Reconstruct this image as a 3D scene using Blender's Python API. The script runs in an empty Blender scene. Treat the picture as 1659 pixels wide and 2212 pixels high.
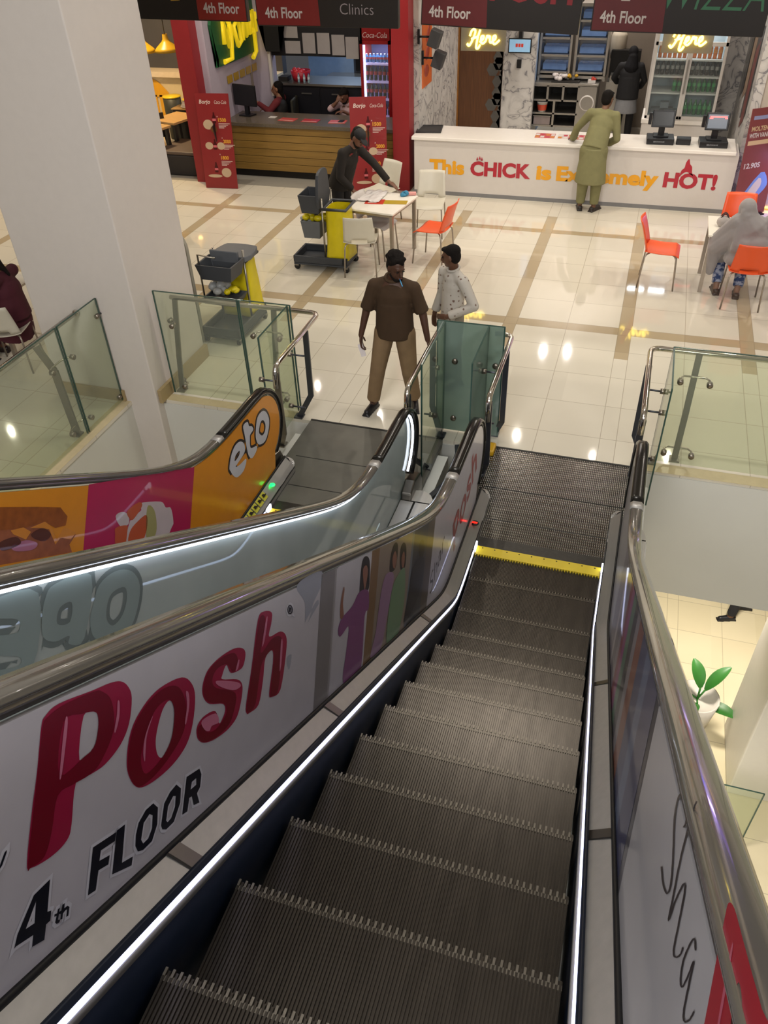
import bpy, bmesh, math, random
from mathutils import Vector, Matrix, Euler
random.seed(7)
PI=math.pi
S=bpy.context.scene
COL=S.collection
V=Vector
def lin(c): return c/12.92 if c<=.04045 else ((c+.055)/1.055)**2.4
def hx(h):
    h=h.lstrip('#'); return tuple(lin(int(h[i:i+2],16)/255) for i in (0,2,4))+(1,)
MATS={}
def mat(name,color='#808080',rough=.5,metal=0.,emit=0.,ecol=None,noise=.06,nscale=12.,bump=0.,bscale=40.,spec=.5,coat=0.,trans=0.,alpha=1.,sheen=0.,ior=1.45,stretch=None):
    """procedural Principled material: the colour is broken up a little by noise, with optional bump"""
    if name in MATS: return MATS[name]
    m=bpy.data.materials.new(name); m.use_nodes=True; MATS[name]=m
    N=m.node_tree.nodes; L=m.node_tree.links; b=N['Principled BSDF']
    c=hx(color) if isinstance(color,str) else tuple(color)
    tc=N.new('ShaderNodeTexCoord'); src=tc.outputs['Object']
    if stretch:
        mp=N.new('ShaderNodeMapping'); mp.inputs['Scale'].default_value=stretch; L.new(src,mp.inputs['Vector']); src=mp.outputs['Vector']
    if noise>0:
        nz=N.new('ShaderNodeTexNoise'); nz.inputs['Scale'].default_value=nscale; nz.inputs['Detail'].default_value=4; L.new(src,nz.inputs['Vector'])
        mx=N.new('ShaderNodeMix'); mx.data_type='RGBA'
        mx.inputs['A'].default_value=tuple(max(0,x*(1-noise*1.6)) for x in c[:3])+(1,)
        mx.inputs['B'].default_value=tuple(min(1,x*(1+noise*1.6)) for x in c[:3])+(1,)
        L.new(nz.outputs['Fac'],mx.inputs['Factor']); L.new(mx.outputs['Result'],b.inputs['Base Color'])
    else: b.inputs['Base Color'].default_value=c
    b.inputs['Roughness'].default_value=rough; b.inputs['Metallic'].default_value=metal
    b.inputs['Specular IOR Level'].default_value=spec; b.inputs['IOR'].default_value=ior
    b.inputs['Coat Weight'].default_value=coat; b.inputs['Transmission Weight'].default_value=trans; b.inputs['Alpha'].default_value=alpha
    b.inputs['Sheen Weight'].default_value=sheen
    if emit>0:
        b.inputs['Emission Color'].default_value=hx(ecol) if ecol else c; b.inputs['Emission Strength'].default_value=emit
    if bump>0:
        n2=N.new('ShaderNodeTexNoise'); n2.inputs['Scale'].default_value=bscale; L.new(src,n2.inputs['Vector'])
        bp=N.new('ShaderNodeBump'); bp.inputs['Strength'].default_value=bump; bp.inputs['Distance'].default_value=.01
        L.new(n2.outputs['Fac'],bp.inputs['Height']); L.new(bp.outputs['Normal'],b.inputs['Normal'])
    return m
def nodes(m): return m.node_tree.nodes,m.node_tree.links,m.node_tree.nodes['Principled BSDF']
def thin_glass(name,tint,alpha=.12,rough=.02,dcol=None):
    """thin pane: mostly see-through with fresnel gloss and a tint"""
    m=bpy.data.materials.new(name); m.use_nodes=True; MATS[name]=m
    N=m.node_tree.nodes; L=m.node_tree.links; N.clear()
    out=N.new('ShaderNodeOutputMaterial'); tr=N.new('ShaderNodeBsdfTransparent'); gl=N.new('ShaderNodeBsdfGlossy'); df=N.new('ShaderNodeBsdfDiffuse')
    tr.inputs['Color'].default_value=hx(tint); gl.inputs['Roughness'].default_value=rough; df.inputs['Color'].default_value=hx(dcol or tint)
    fr=N.new('ShaderNodeFresnel'); fr.inputs['IOR'].default_value=1.45
    nz=N.new('ShaderNodeTexNoise'); nz.inputs['Scale'].default_value=3; tc=N.new('ShaderNodeTexCoord'); L.new(tc.outputs['Object'],nz.inputs['Vector'])
    mr=N.new('ShaderNodeMapRange'); mr.inputs['To Min'].default_value=alpha*.8; mr.inputs['To Max'].default_value=alpha*1.2; L.new(nz.outputs['Fac'],mr.inputs['Value'])
    m1=N.new('ShaderNodeMixShader'); m2=N.new('ShaderNodeMixShader')
    L.new(mr.outputs['Result'],m1.inputs[0]); L.new(tr.outputs[0],m1.inputs[1]); L.new(df.outputs[0],m1.inputs[2])
    ge=N.new('ShaderNodeNewGeometry'); nb=N.new('ShaderNodeMath'); nb.operation='SUBTRACT'; nb.inputs[0].default_value=1; L.new(ge.outputs['Backfacing'],nb.inputs[1])
    fm=N.new('ShaderNodeMath'); fm.operation='MULTIPLY'; L.new(fr.outputs[0],fm.inputs[0]); L.new(nb.outputs[0],fm.inputs[1]); L.new(fm.outputs[0],m2.inputs[0]); L.new(m1.outputs[0],m2.inputs[1]); L.new(gl.outputs[0],m2.inputs[2]); L.new(m2.outputs[0],out.inputs['Surface'])
    return m
class MB:
    def __init__(s): s.b=bmesh.new()
    def _fin(s,faces,mi,smooth=False):
        for f in faces: f.material_index=mi; f.smooth=smooth
    def box(s,c,d,rot=None,mi=0):
        """box of centre c and full size d"""
        c=V(c); h=V(d)/2; M=(rot.to_matrix() if isinstance(rot,Euler) else (rot if rot is not None else Matrix.Identity(3)))
        vs=[s.b.verts.new(c+M@V((x*h.x,y*h.y,z*h.z))) for x in(-1,1) for y in(-1,1) for z in(-1,1)]
        fs=[s.b.faces.new([vs[i] for i in q]) for q in((0,1,3,2),(4,6,7,5),(0,4,5,1),(2,3,7,6),(0,2,6,4),(1,5,7,3))]
        s._fin(fs,mi); return vs
    def b2(s,a,b,mi=0):
        a=V(a);b=V(b); return s.box((a+b)/2,b-a,None,mi)
    def bar(s,p0,p1,w,t,up=(0,0,1),mi=0):
        p0=V(p0);p1=V(p1);z=(p1-p0);L=z.length;z.normalize();u=V(up)
        x=u.cross(z)
        if x.length<1e-4: x=V((1,0,0)).cross(z)
        x.normalize();y=z.cross(x); M=Matrix((x,y,z)).transposed()
        return s.box((p0+p1)/2,(w,t,L),M,mi)
    def tube(s,pts,r,seg=10,mi=0,cap=True,closed=False):
        pts=[V(p) for p in pts];n=len(pts);rings=[];prev=None
        for i,p in enumerate(pts):
            a=pts[i-1] if (i>0 or closed) else p; c=pts[(i+1)%n] if (i<n-1 or closed) else p
            t=(c-a).normalized()
            if prev is None: nn=t.orthogonal().normalized()
            else:
                nn=prev-t*prev.dot(t); nn=nn.normalized() if nn.length>1e-6 else t.orthogonal().normalized()
            prev=nn; bb=t.cross(nn); rr=r[i] if hasattr(r,'__len__') else r
            rings.append([s.b.verts.new(p+(nn*math.cos(2*PI*k/seg)+bb*math.sin(2*PI*k/seg))*rr) for k in range(seg)])
        fs=[]
        for i in range(n if closed else n-1):
            A=rings[i];B=rings[(i+1)%n]
            for k in range(seg): fs.append(s.b.faces.new((A[k],A[(k+1)%seg],B[(k+1)%seg],B[k])))
        s._fin(fs,mi,True)
        if cap and not closed:
            s._fin([s.b.faces.new(rings[0][::-1]),s.b.faces.new(rings[-1])],mi)
    def lathe(s,prof,o=(0,0,0),seg=20,mi=0,axis=None):
        o=V(o); Q=axis if axis is not None else Matrix.Identity(3); rings=[]
        for r,z in prof:
            rings.append([s.b.verts.new(o+Q@V((r*math.cos(2*PI*k/seg),r*math.sin(2*PI*k/seg),z))) for k in range(seg)] if r>1e-5 else [s.b.verts.new(o+Q@V((0,0,z)))])
        fs=[]
        for A,B in zip(rings,rings[1:]):
            for k in range(seg):
                k2=(k+1)%seg
                if len(A)==1 and len(B)==1: continue
                if len(A)==1: fs.append(s.b.faces.new((A[0],B[k2],B[k])))
                elif len(B)==1: fs.append(s.b.faces.new((A[k],A[k2],B[0])))
                else: fs.append(s.b.faces.new((A[k],A[k2],B[k2],B[k])))
        s._fin(fs,mi,True)
    def ell(s,c,r,rot=None,seg=14,rings=9,mi=0):
        c=V(c); M=(rot.to_matrix() if isinstance(rot,Euler) else (rot if rot is not None else Matrix.Identity(3))); r=V(r) if hasattr(r,'__len__') else V((r,r,r))
        R=[]
        for i in range(rings+1):
            th=PI*i/rings
            if i in(0,rings): R.append([s.b.verts.new(c+M@V((0,0,r.z*math.cos(th))))])
            else: R.append([s.b.verts.new(c+M@V((r.x*math.sin(th)*math.cos(2*PI*k/seg),r.y*math.sin(th)*math.sin(2*PI*k/seg),r.z*math.cos(th)))) for k in range(seg)])
        fs=[]
        for A,B in zip(R,R[1:]):
            for k in range(seg):
                k2=(k+1)%seg
                if len(A)==1: fs.append(s.b.faces.new((A[0],B[k],B[k2])))
                elif len(B)==1: fs.append(s.b.faces.new((A[k],B[0],A[k2])))
                else: fs.append(s.b.faces.new((A[k],B[k],B[k2],A[k2])))
        s._fin(fs,mi,True)
    def capsule(s,p0,r0,p1,r1,seg=12,mi=0):
        p0=V(p0);p1=V(p1);d=p1-p0;L=d.length
        if L<1e-5: s.ell(p0,r0,None,seg,8,mi);return
        z=d/L;x=z.orthogonal().normalized();y=z.cross(x);M=Matrix((x,y,z)).transposed()
        pr=[(0,-r0)]+[(r0*math.cos(a),r0*math.sin(a)) for a in(-1.2,-.8,-.4,0)]+[(r1*math.cos(a),L+r1*math.sin(a)) for a in(0,.4,.8,1.2)]+[(0,L+r1)]
        s.lathe(pr,p0,seg,mi,M)
    def cone(s,p0,r0,p1,r1,seg=16,mi=0,sq=(1,1),up=None):
        """flat ended tapered limb; sq squashes the section"""
        p0=V(p0);p1=V(p1);z=(p1-p0).normalized();L=(p1-p0).length
        x=(V(up) if up else z.orthogonal()); x=(x-z*x.dot(z)).normalized();y=z.cross(x);M=Matrix((x*sq[0],y*sq[1],z)).transposed()
        s.lathe([(0,0),(r0,0),(r1,L),(0,L)],p0,seg,mi,M)
    def prism(s,poly,mp,mi=0,side_mi=None):
        """closed solid over a 2D outline; mp(u,v,t) maps outline point and layer t in {0,1} to 3D"""
        a=[s.b.verts.new(V(mp(u,v,0))) for u,v in poly]; b=[s.b.verts.new(V(mp(u,v,1))) for u,v in poly]; n=len(poly)
        fs=[s.b.faces.new(a[::-1]),s.b.faces.new(b)]; s._fin(fs,mi)
        fs2=[s.b.faces.new((a[i],a[(i+1)%n],b[(i+1)%n],b[i])) for i in range(n)]; s._fin(fs2,mi if side_mi is None else side_mi)
        if n>4: bmesh.ops.triangulate(s.b,faces=fs)
    def sweep(s,sec,path,frame,mi=0,cap=True,smooth=True):
        """section points (a,b) swept: frame(i)->(origin,A,B)"""
        R=[]
        for i in range(len(path)):
            o,A,B=frame(i); R.append([s.b.verts.new(o+A*a+B*b) for a,b in sec])
        n=len(sec);fs=[]
        for P,Q in zip(R,R[1:]):
            for k in range(n): fs.append(s.b.faces.new((P[k],P[(k+1)%n],Q[(k+1)%n],Q[k])))
        s._fin(fs,mi,smooth)
        if cap: s._fin([s.b.faces.new(R[0][::-1]),s.b.faces.new(R[-1])],mi)
    def mesh(s,name,mats):
        bmesh.ops.recalc_face_normals(s.b,faces=s.b.faces)
        me=bpy.data.meshes.new(name); s.b.to_mesh(me); s.b.free()
        for m in (mats if isinstance(mats,(list,tuple)) else [mats]): me.materials.append(m)
        return me
    def obj(s,name,mats,parent=None,bevel=0,loc=None,rot=None):
        o=bpy.data.objects.new(name,s.mesh(name,mats)); COL.objects.link(o)
        if parent is not None: o.parent=parent
        if loc is not None: o.location=loc
        if rot is not None: o.rotation_euler=rot
        if bevel>0:
            md=o.modifiers.new('bevel','BEVEL'); md.width=bevel; md.segments=2; md.limit_method='ANGLE'; md.angle_limit=.7
        return o
def tag(o,label,cat,group=None):
    o['label']=label; o['category']=cat
    if group: o['group']=group
    return o
def struct(o): o['kind']='structure'; return o
def thing(name,label,cat,loc=(0,0,0),rz=0.,group=None):
    o=bpy.data.objects.new(name,None); COL.objects.link(o); o.empty_display_size=.1
    o.location=loc; o.rotation_euler=(0,0,rz); return tag(o,label,cat,group)
def dup(root,loc=None,rz=None,label=None,group=None):
    r=root.copy(); COL.objects.link(r)
    if loc is not None: r.location=loc
    if rz is not None: r.rotation_euler=(0,0,rz)
    if label: r['label']=label
    if group: r['group']=group
    for ch in list(root.children):
        c=ch.copy(); COL.objects.link(c); c.parent=r
        for g in list(ch.children):
            d=g.copy(); COL.objects.link(d); d.parent=c
    return r
def bake(o):
    """turn modifiers into a plain mesh"""
    dg=bpy.context.evaluated_depsgraph_get(); dg.update()
    me=bpy.data.meshes.new_from_object(o.evaluated_get(dg)); old=o.data; o.modifiers.clear(); o.data=me
    return o
def curve_mesh(polys,mp,depth=.0,offset=0.,name='print'):
    """filled 2D outlines (holes cut out) -> mesh verts/faces mapped by mp(u,v)->3D"""
    cu=bpy.data.curves.new(name,'CURVE'); cu.dimensions='2D'; cu.fill_mode='BOTH'; cu.offset=offset
    for p in polys:
        sp=cu.splines.new('POLY'); sp.points.add(len(p)-1); sp.use_cyclic_u=True
        for q,(u,v) in zip(sp.points,p): q.co=(u,v,0,1)
    return _cm(cu,mp)
def _cm(cu,mp):
    o=bpy.data.objects.new('tmp',cu); COL.objects.link(o); dg=bpy.context.evaluated_depsgraph_get(); dg.update()
    me=bpy.data.meshes.new_from_object(o.evaluated_get(dg)); bpy.data.objects.remove(o)
    vs=[V(mp(v.co.x,v.co.y)) for v in me.vertices]; fs=[tuple(p.vertices) for p in me.polygons]
    bpy.data.meshes.remove(me); bpy.data.curves.remove(cu); return vs,fs
def text_mesh(txt,mp,bold=.0,shear=0.,space=1.,center=False):
    """text of size 1 mapped by mp(u,v)"""
    cu=bpy.data.curves.new('txt','FONT'); cu.body=txt; cu.size=1; cu.offset=bold; cu.shear=shear; cu.space_character=space; cu.resolution_u=3
    cu.fill_mode='FRONT'
    if center: cu.align_x='CENTER'
    return _cm(cu,mp)
def add_vf(mb,vf,mi=0):
    vs,fs=vf; B=[mb.b.verts.new(v) for v in vs]
    for f in fs:
        try: g=mb.b.faces.new([B[i] for i in f]); g.material_index=mi
        except ValueError: pass
def smooth_closed(p,k=4):
    o=[];n=len(p)
    for i in range(n):
        a,b,c,d=[V((p[(i+j)%n][0],p[(i+j)%n][1])) for j in(-1,0,1,2)]
        for t in range(k):
            t/=k; q=.5*((2*b)+(-a+c)*t+(2*a-5*b+4*c-d)*t*t+(-a+3*b-3*c+d)*t**3); o.append((q.x,q.y))
    return o
CAM_R=[[0.955655,0.292969,-0.029883],[-0.163784,0.613088,0.77285],[-0.244742,0.733684,-0.633885]]; CAM_LENS=27.908
DECALS={
'posh_out':[[(4.276,2.872),(4.274,2.851),(4.242,2.82),(4.206,2.798),(4.175,2.793),(4.154,2.813),(4.102,2.889),(4.065,2.862),(4.017,2.832),(3.956,2.823),(3.911,2.843),(3.877,2.894),(3.875,2.934),(3.89,2.971),(3.922,3.003),(3.971,3.038),(4.058,3.104),(4.097,3.115),(4.116,3.103),(4.166,3.028),(4.217,2.96)],[(4.017,3.01),(3.986,2.983),(3.986,2.958),(4,2.932),(4.026,2.91),(4.071,2.928)],[(3.955,2.64),(3.969,2.702),(3.958,2.759),(3.913,2.817),(3.85,2.831),(3.78,2.813),(3.695,2.752),(3.664,2.691),(3.665,2.633),(3.704,2.567),(3.753,2.535),(3.825,2.546),(3.904,2.59)],[(3.76,2.738),(3.755,2.694),(3.777,2.648),(3.808,2.619),(3.847,2.613),(3.862,2.646),(3.852,2.692),(3.821,2.728),(3.788,2.747)],[(3.386,2.504),(3.401,2.541),(3.446,2.586),(3.521,2.631),(3.584,2.65),(3.622,2.63),(3.632,2.592),(3.614,2.538),(3.556,2.464),(3.551,2.431),(3.573,2.417),(3.596,2.422),(3.598,2.483),(3.652,2.529),(3.692,2.533),(3.703,2.495),(3.683,2.446),(3.631,2.393),(3.556,2.344),(3.497,2.335),(3.449,2.382),(3.441,2.421),(3.462,2.465),(3.528,2.544),(3.526,2.56),(3.494,2.57),(3.482,2.519),(3.431,2.476),(3.405,2.475)],[(3.45,2.281),(3.444,2.313),(3.37,2.411),(3.281,2.54),(3.235,2.533),(3.19,2.481),(3.206,2.444),(3.232,2.41),(3.154,2.352),(3.121,2.291),(3.138,2.23),(3.22,2.12),(3.286,2.159),(3.297,2.194),(3.238,2.284),(3.228,2.337),(3.279,2.356),(3.32,2.289),(3.374,2.229),(3.437,2.264)]],
'posh_face':[[(4.274,2.87),(4.273,2.853),(4.239,2.833),(4.199,2.865),(4.152,2.92),(4.108,2.894),(4.064,2.863),(4.023,2.854),(3.959,2.884),(3.935,2.956),(3.949,3.008),(3.972,3.035),(4.05,3.09),(4.097,3.108),(4.114,3.1),(4.165,3.027)],[(4.067,3.055),(4.018,3.019),(3.986,2.984),(3.986,2.958),(4,2.932),(4.026,2.91),(4.057,2.92),(4.128,2.959)],[(3.954,2.643),(3.967,2.701),(3.956,2.755),(3.91,2.812),(3.847,2.825),(3.778,2.803),(3.727,2.757),(3.708,2.703),(3.715,2.632),(3.753,2.588),(3.823,2.584),(3.898,2.604)],[(3.763,2.746),(3.757,2.697),(3.779,2.651),(3.807,2.623),(3.854,2.618),(3.918,2.645),(3.921,2.699),(3.893,2.738),(3.854,2.767),(3.809,2.774)],[(3.472,2.512),(3.437,2.512),(3.444,2.567),(3.522,2.627),(3.582,2.645),(3.618,2.625),(3.629,2.591),(3.61,2.538),(3.555,2.467),(3.545,2.423),(3.567,2.409),(3.62,2.424),(3.66,2.466),(3.667,2.511),(3.691,2.526),(3.699,2.493),(3.682,2.449),(3.636,2.402),(3.567,2.362),(3.522,2.368),(3.484,2.425),(3.566,2.55),(3.577,2.597),(3.545,2.609),(3.493,2.572)],[(3.447,2.284),(3.44,2.307),(3.366,2.406),(3.28,2.527),(3.246,2.527),(3.243,2.489),(3.303,2.408),(3.219,2.384),(3.16,2.332),(3.165,2.273),(3.237,2.14),(3.285,2.163),(3.291,2.186),(3.234,2.279),(3.223,2.337),(3.278,2.361),(3.32,2.353),(3.39,2.257),(3.434,2.266)]],
'posh_hi':[[(4.064,3.054),(4.06,3.042),(4.12,2.957),(4.128,2.959)],[(3.92,2.937),(3.916,2.928),(3.932,2.895),(3.957,2.873),(3.958,2.882),(3.935,2.91)],[(3.909,2.685),(3.905,2.713),(3.884,2.746),(3.853,2.766),(3.834,2.771),(3.871,2.748),(3.892,2.716)],[(3.696,2.694),(3.687,2.677),(3.699,2.638),(3.73,2.602),(3.733,2.612),(3.707,2.649)],[(3.667,2.529),(3.601,2.477),(3.597,2.43),(3.632,2.458),(3.648,2.456),(3.667,2.488)],[(3.434,2.521),(3.428,2.514),(3.443,2.496),(3.458,2.502)],[(3.234,2.497),(3.225,2.487),(3.267,2.429),(3.287,2.427)],[(3.164,2.311),(3.153,2.299),(3.185,2.223),(3.207,2.207)],[(3.558,2.574),(3.465,2.456),(3.451,2.418),(3.493,2.451),(3.553,2.543)]],
'floor_txt':[[(3.045,2.35),(3.051,2.343),(3.06,2.344),(3.07,2.351),(3.08,2.364),(3.085,2.378),(3.085,2.39),(3.08,2.396),(3.071,2.396),(3.06,2.389),(3.051,2.376),(3.046,2.362)],[(3.052,2.356),(3.056,2.351),(3.062,2.351),(3.069,2.356),(3.075,2.364),(3.079,2.375),(3.079,2.384),(3.075,2.389),(3.069,2.389),(3.061,2.384),(3.055,2.376),(3.052,2.366)],[(3.069,2.386),(3.057,2.371),(3.056,2.361),(3.063,2.366),(3.059,2.351),(3.067,2.363),(3.071,2.363),(3.076,2.368)],[(4.385,2.737),(4.365,2.756),(4.298,2.785),(4.254,2.765),(4.294,2.702),(4.286,2.691),(4.299,2.672),(4.31,2.678),(4.33,2.65),(4.357,2.679),(4.342,2.701),(4.38,2.736)],[(4.301,2.765),(4.327,2.722),(4.347,2.74)],[(4.273,2.669),(4.268,2.665),(4.274,2.659),(4.268,2.652),(4.273,2.647),(4.277,2.654),(4.285,2.644),(4.281,2.637),(4.285,2.633),(4.292,2.64),(4.293,2.649),(4.283,2.659),(4.288,2.665),(4.285,2.67),(4.279,2.663)],[(4.26,2.662),(4.254,2.657),(4.261,2.647),(4.252,2.641),(4.25,2.63),(4.262,2.614),(4.267,2.619),(4.257,2.634),(4.261,2.638),(4.269,2.64),(4.276,2.63),(4.281,2.636)],[(4.201,2.583),(4.136,2.68),(4.065,2.623),(4.079,2.606),(4.122,2.641),(4.137,2.621),(4.107,2.592),(4.121,2.574),(4.15,2.601),(4.179,2.563)],[(4.124,2.531),(4.062,2.624),(4.034,2.605),(4.087,2.517),(4.052,2.483),(4.066,2.464)],[(4.033,2.499),(4.018,2.528),(3.997,2.547),(3.962,2.549),(3.932,2.532),(3.923,2.497),(3.945,2.452),(3.981,2.43),(4.017,2.45),(4.033,2.472)],[(4.01,2.489),(3.983,2.523),(3.956,2.52),(3.948,2.501),(3.965,2.467),(3.989,2.457),(4.009,2.468)],[(3.935,2.428),(3.899,2.476),(3.867,2.48),(3.836,2.469),(3.825,2.433),(3.845,2.393),(3.89,2.37),(3.924,2.389),(3.936,2.41)],[(3.913,2.416),(3.89,2.448),(3.861,2.452),(3.852,2.438),(3.867,2.41),(3.894,2.396),(3.911,2.403)],[(3.853,2.344),(3.791,2.437),(3.733,2.391),(3.732,2.361),(3.753,2.327),(3.773,2.325),(3.775,2.28),(3.8,2.307),(3.796,2.347),(3.807,2.356),(3.831,2.325)],[(3.778,2.392),(3.757,2.379),(3.765,2.358),(3.792,2.375)],[(4.343,2.94),(4.321,2.947),(4.3,2.96),(4.294,2.959),(4.297,2.954),(4.316,2.942)]],
'w1_dress':[[(2.406,1.813),(2.319,1.752),(2.277,1.687),(2.295,1.591),(2.352,1.603),(2.462,1.324),(2.674,1.491),(2.609,1.637),(2.556,1.747),(2.658,1.79),(2.674,1.85),(2.621,1.869),(2.498,1.818)]],
'w1_hair':[[(2.396,1.803),(2.364,1.9),(2.326,1.948),(2.275,1.923),(2.239,1.86),(2.253,1.754),(2.279,1.712),(2.329,1.762),(2.363,1.782)]],
'w1_face':[[(2.335,1.893),(2.288,1.878),(2.271,1.825),(2.302,1.778),(2.33,1.76),(2.338,1.822)]],
'w1_arm':[[(2.639,1.887),(2.621,1.961),(2.578,2.009),(2.567,1.989),(2.596,1.936),(2.602,1.859)]],
'w2_dress':[[(2.026,1.565),(1.932,1.507),(1.883,1.432),(1.936,1.356),(2.02,1.261),(2.12,1.157),(2.192,1.17),(2.313,1.261),(2.215,1.338),(2.112,1.504)]],
'w2_hair':[[(1.951,1.531),(1.913,1.626),(1.844,1.636),(1.796,1.577),(1.817,1.494),(1.866,1.464)]],
'w2_face':[[(1.896,1.576),(1.848,1.581),(1.822,1.51),(1.856,1.468),(1.893,1.508)]],
'w3_dress':[[(1.825,1.377),(1.714,1.338),(1.674,1.263),(1.711,1.057),(1.856,.925),(2.044,1.067),(2.007,1.235),(1.919,1.366)]],
'w3_hair':[[(1.767,1.386),(1.753,1.51),(1.689,1.506),(1.643,1.427),(1.664,1.319),(1.714,1.326)]],
'w3_face':[[(1.738,1.436),(1.692,1.444),(1.675,1.38),(1.704,1.336),(1.735,1.37)]],
'w4_dress':[[(1.513,1.155),(1.364,1.11),(1.258,.995),(1.306,.85),(1.464,.811),(1.72,.881),(1.625,1.027)]],
'w4_hair':[[(1.364,1.225),(1.287,1.187),(1.247,1.084),(1.286,1.048),(1.353,1.093),(1.39,1.181)]],
'flowers':[[(2.993,2.406),(2.918,2.386),(2.771,2.284),(2.793,2.225),(2.876,2.214),(2.918,2.184),(2.969,2.182),(2.944,2.282)],[(2.933,2.191),(2.829,2.186),(2.872,2.08),(2.959,2.087)],[(3.142,2.198),(3.102,2.172),(3.138,2.129)]],
'eto':[[(.345,.709),(.289,.784),(.207,.825),(.119,.811),(.06,.751),(.065,.688),(.12,.667),(.25,.654),(.181,.626),(.075,.611),(.08,.572),(.148,.535),(.254,.551),(.311,.61),(.336,.669)],[(.219,.744),(.15,.742),(.169,.709),(.248,.706)],[(.027,.9),(-.05,.892),(-.066,.842),(-.106,.816),(-.125,.771),(-.064,.761),(-.046,.731),(-.035,.646),(-.137,.599),(-.124,.56),(-.035,.544),(.015,.595),(.028,.68),(.027,.803)],[(-.162,.731),(-.225,.824),(-.328,.827),(-.396,.768),(-.422,.676),(-.379,.592),(-.293,.543),(-.182,.582),(-.147,.657)],[(-.222,.709),(-.271,.754),(-.318,.741),(-.344,.682),(-.319,.63),(-.264,.622),(-.218,.669)]],
'bun':[[(2.608,2.063),(2.469,1.972),(2.246,1.8),(2.108,1.687),(2.083,1.603),(2.118,1.566),(2.193,1.609),(2.251,1.702),(2.375,1.759),(2.524,1.865),(2.658,1.969)]],
'filling':[[(2.658,1.969),(2.524,1.865),(2.375,1.759),(2.251,1.702),(2.214,1.542),(2.07,1.46),(2.141,1.442),(2.143,1.385),(2.607,1.705),(2.736,1.821)]],
'cheese':[[(2.352,1.74),(2.243,1.695),(2.215,1.636),(2.214,1.542),(2.13,1.567),(2.067,1.467),(2.119,1.462),(2.184,1.531),(2.235,1.523),(2.237,1.636),(2.298,1.696)],[(2.468,1.819),(2.388,1.774),(2.354,1.715),(2.403,1.703),(2.463,1.789)]],
'onion':[[(2.498,1.74),(2.405,1.7),(2.344,1.626),(2.391,1.62),(2.49,1.697)]],
'darkmeat':[[(2.36,1.703),(2.274,1.676),(2.238,1.6),(2.29,1.598),(2.342,1.651)],[(2.552,1.812),(2.455,1.765),(2.442,1.709),(2.529,1.741),(2.57,1.776)]],
'wrap_white':[[(1.484,1.231),(1.268,1.08),(1.231,1.001),(1.179,.954),(1.189,.84),(1.227,.813),(1.414,.769),(1.701,1.019),(1.613,1.184),(1.478,1.172)],[(1.72,1.313),(1.654,1.296),(1.607,1.233),(1.631,1.178),(1.704,1.217)]],
'wrap_chicken':[[(1.608,1.265),(1.481,1.239),(1.461,1.192),(1.572,1.173),(1.606,1.2)],[(1.641,1.121),(1.559,1.13),(1.443,1.102),(1.485,1.003),(1.602,.956),(1.687,1.051)],[(1.773,1.21),(1.751,1.244),(1.651,1.184),(1.663,1.14),(1.72,1.08),(1.795,1.145)]],
'wrap_green':[[(1.416,1.146),(1.355,1.076),(1.379,.938),(1.448,.893),(1.51,.945)]],
'ghost':[[(3.298,2.434),(3.233,2.483),(3.14,2.463),(3.063,2.392),(3.044,2.304),(3.093,2.228),(3.167,2.191),(3.27,2.239),(3.335,2.322),(3.329,2.397)],[(3.226,2.386),(3.183,2.401),(3.122,2.366),(3.131,2.315),(3.177,2.276),(3.236,2.282),(3.255,2.333)],[(3.252,2.548),(3.403,2.65),(3.461,2.64),(3.507,2.583),(3.523,2.526),(3.489,2.472),(3.431,2.437),(3.445,2.412),(3.377,2.367)],[(3.371,2.535),(3.424,2.561),(3.456,2.52),(3.407,2.479)],[(3.476,2.68),(3.633,2.8),(3.656,2.757),(3.581,2.67),(3.6,2.634),(3.685,2.701),(3.708,2.657),(3.632,2.56),(3.645,2.533),(3.734,2.606),(3.748,2.58),(3.606,2.477)]],
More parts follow.
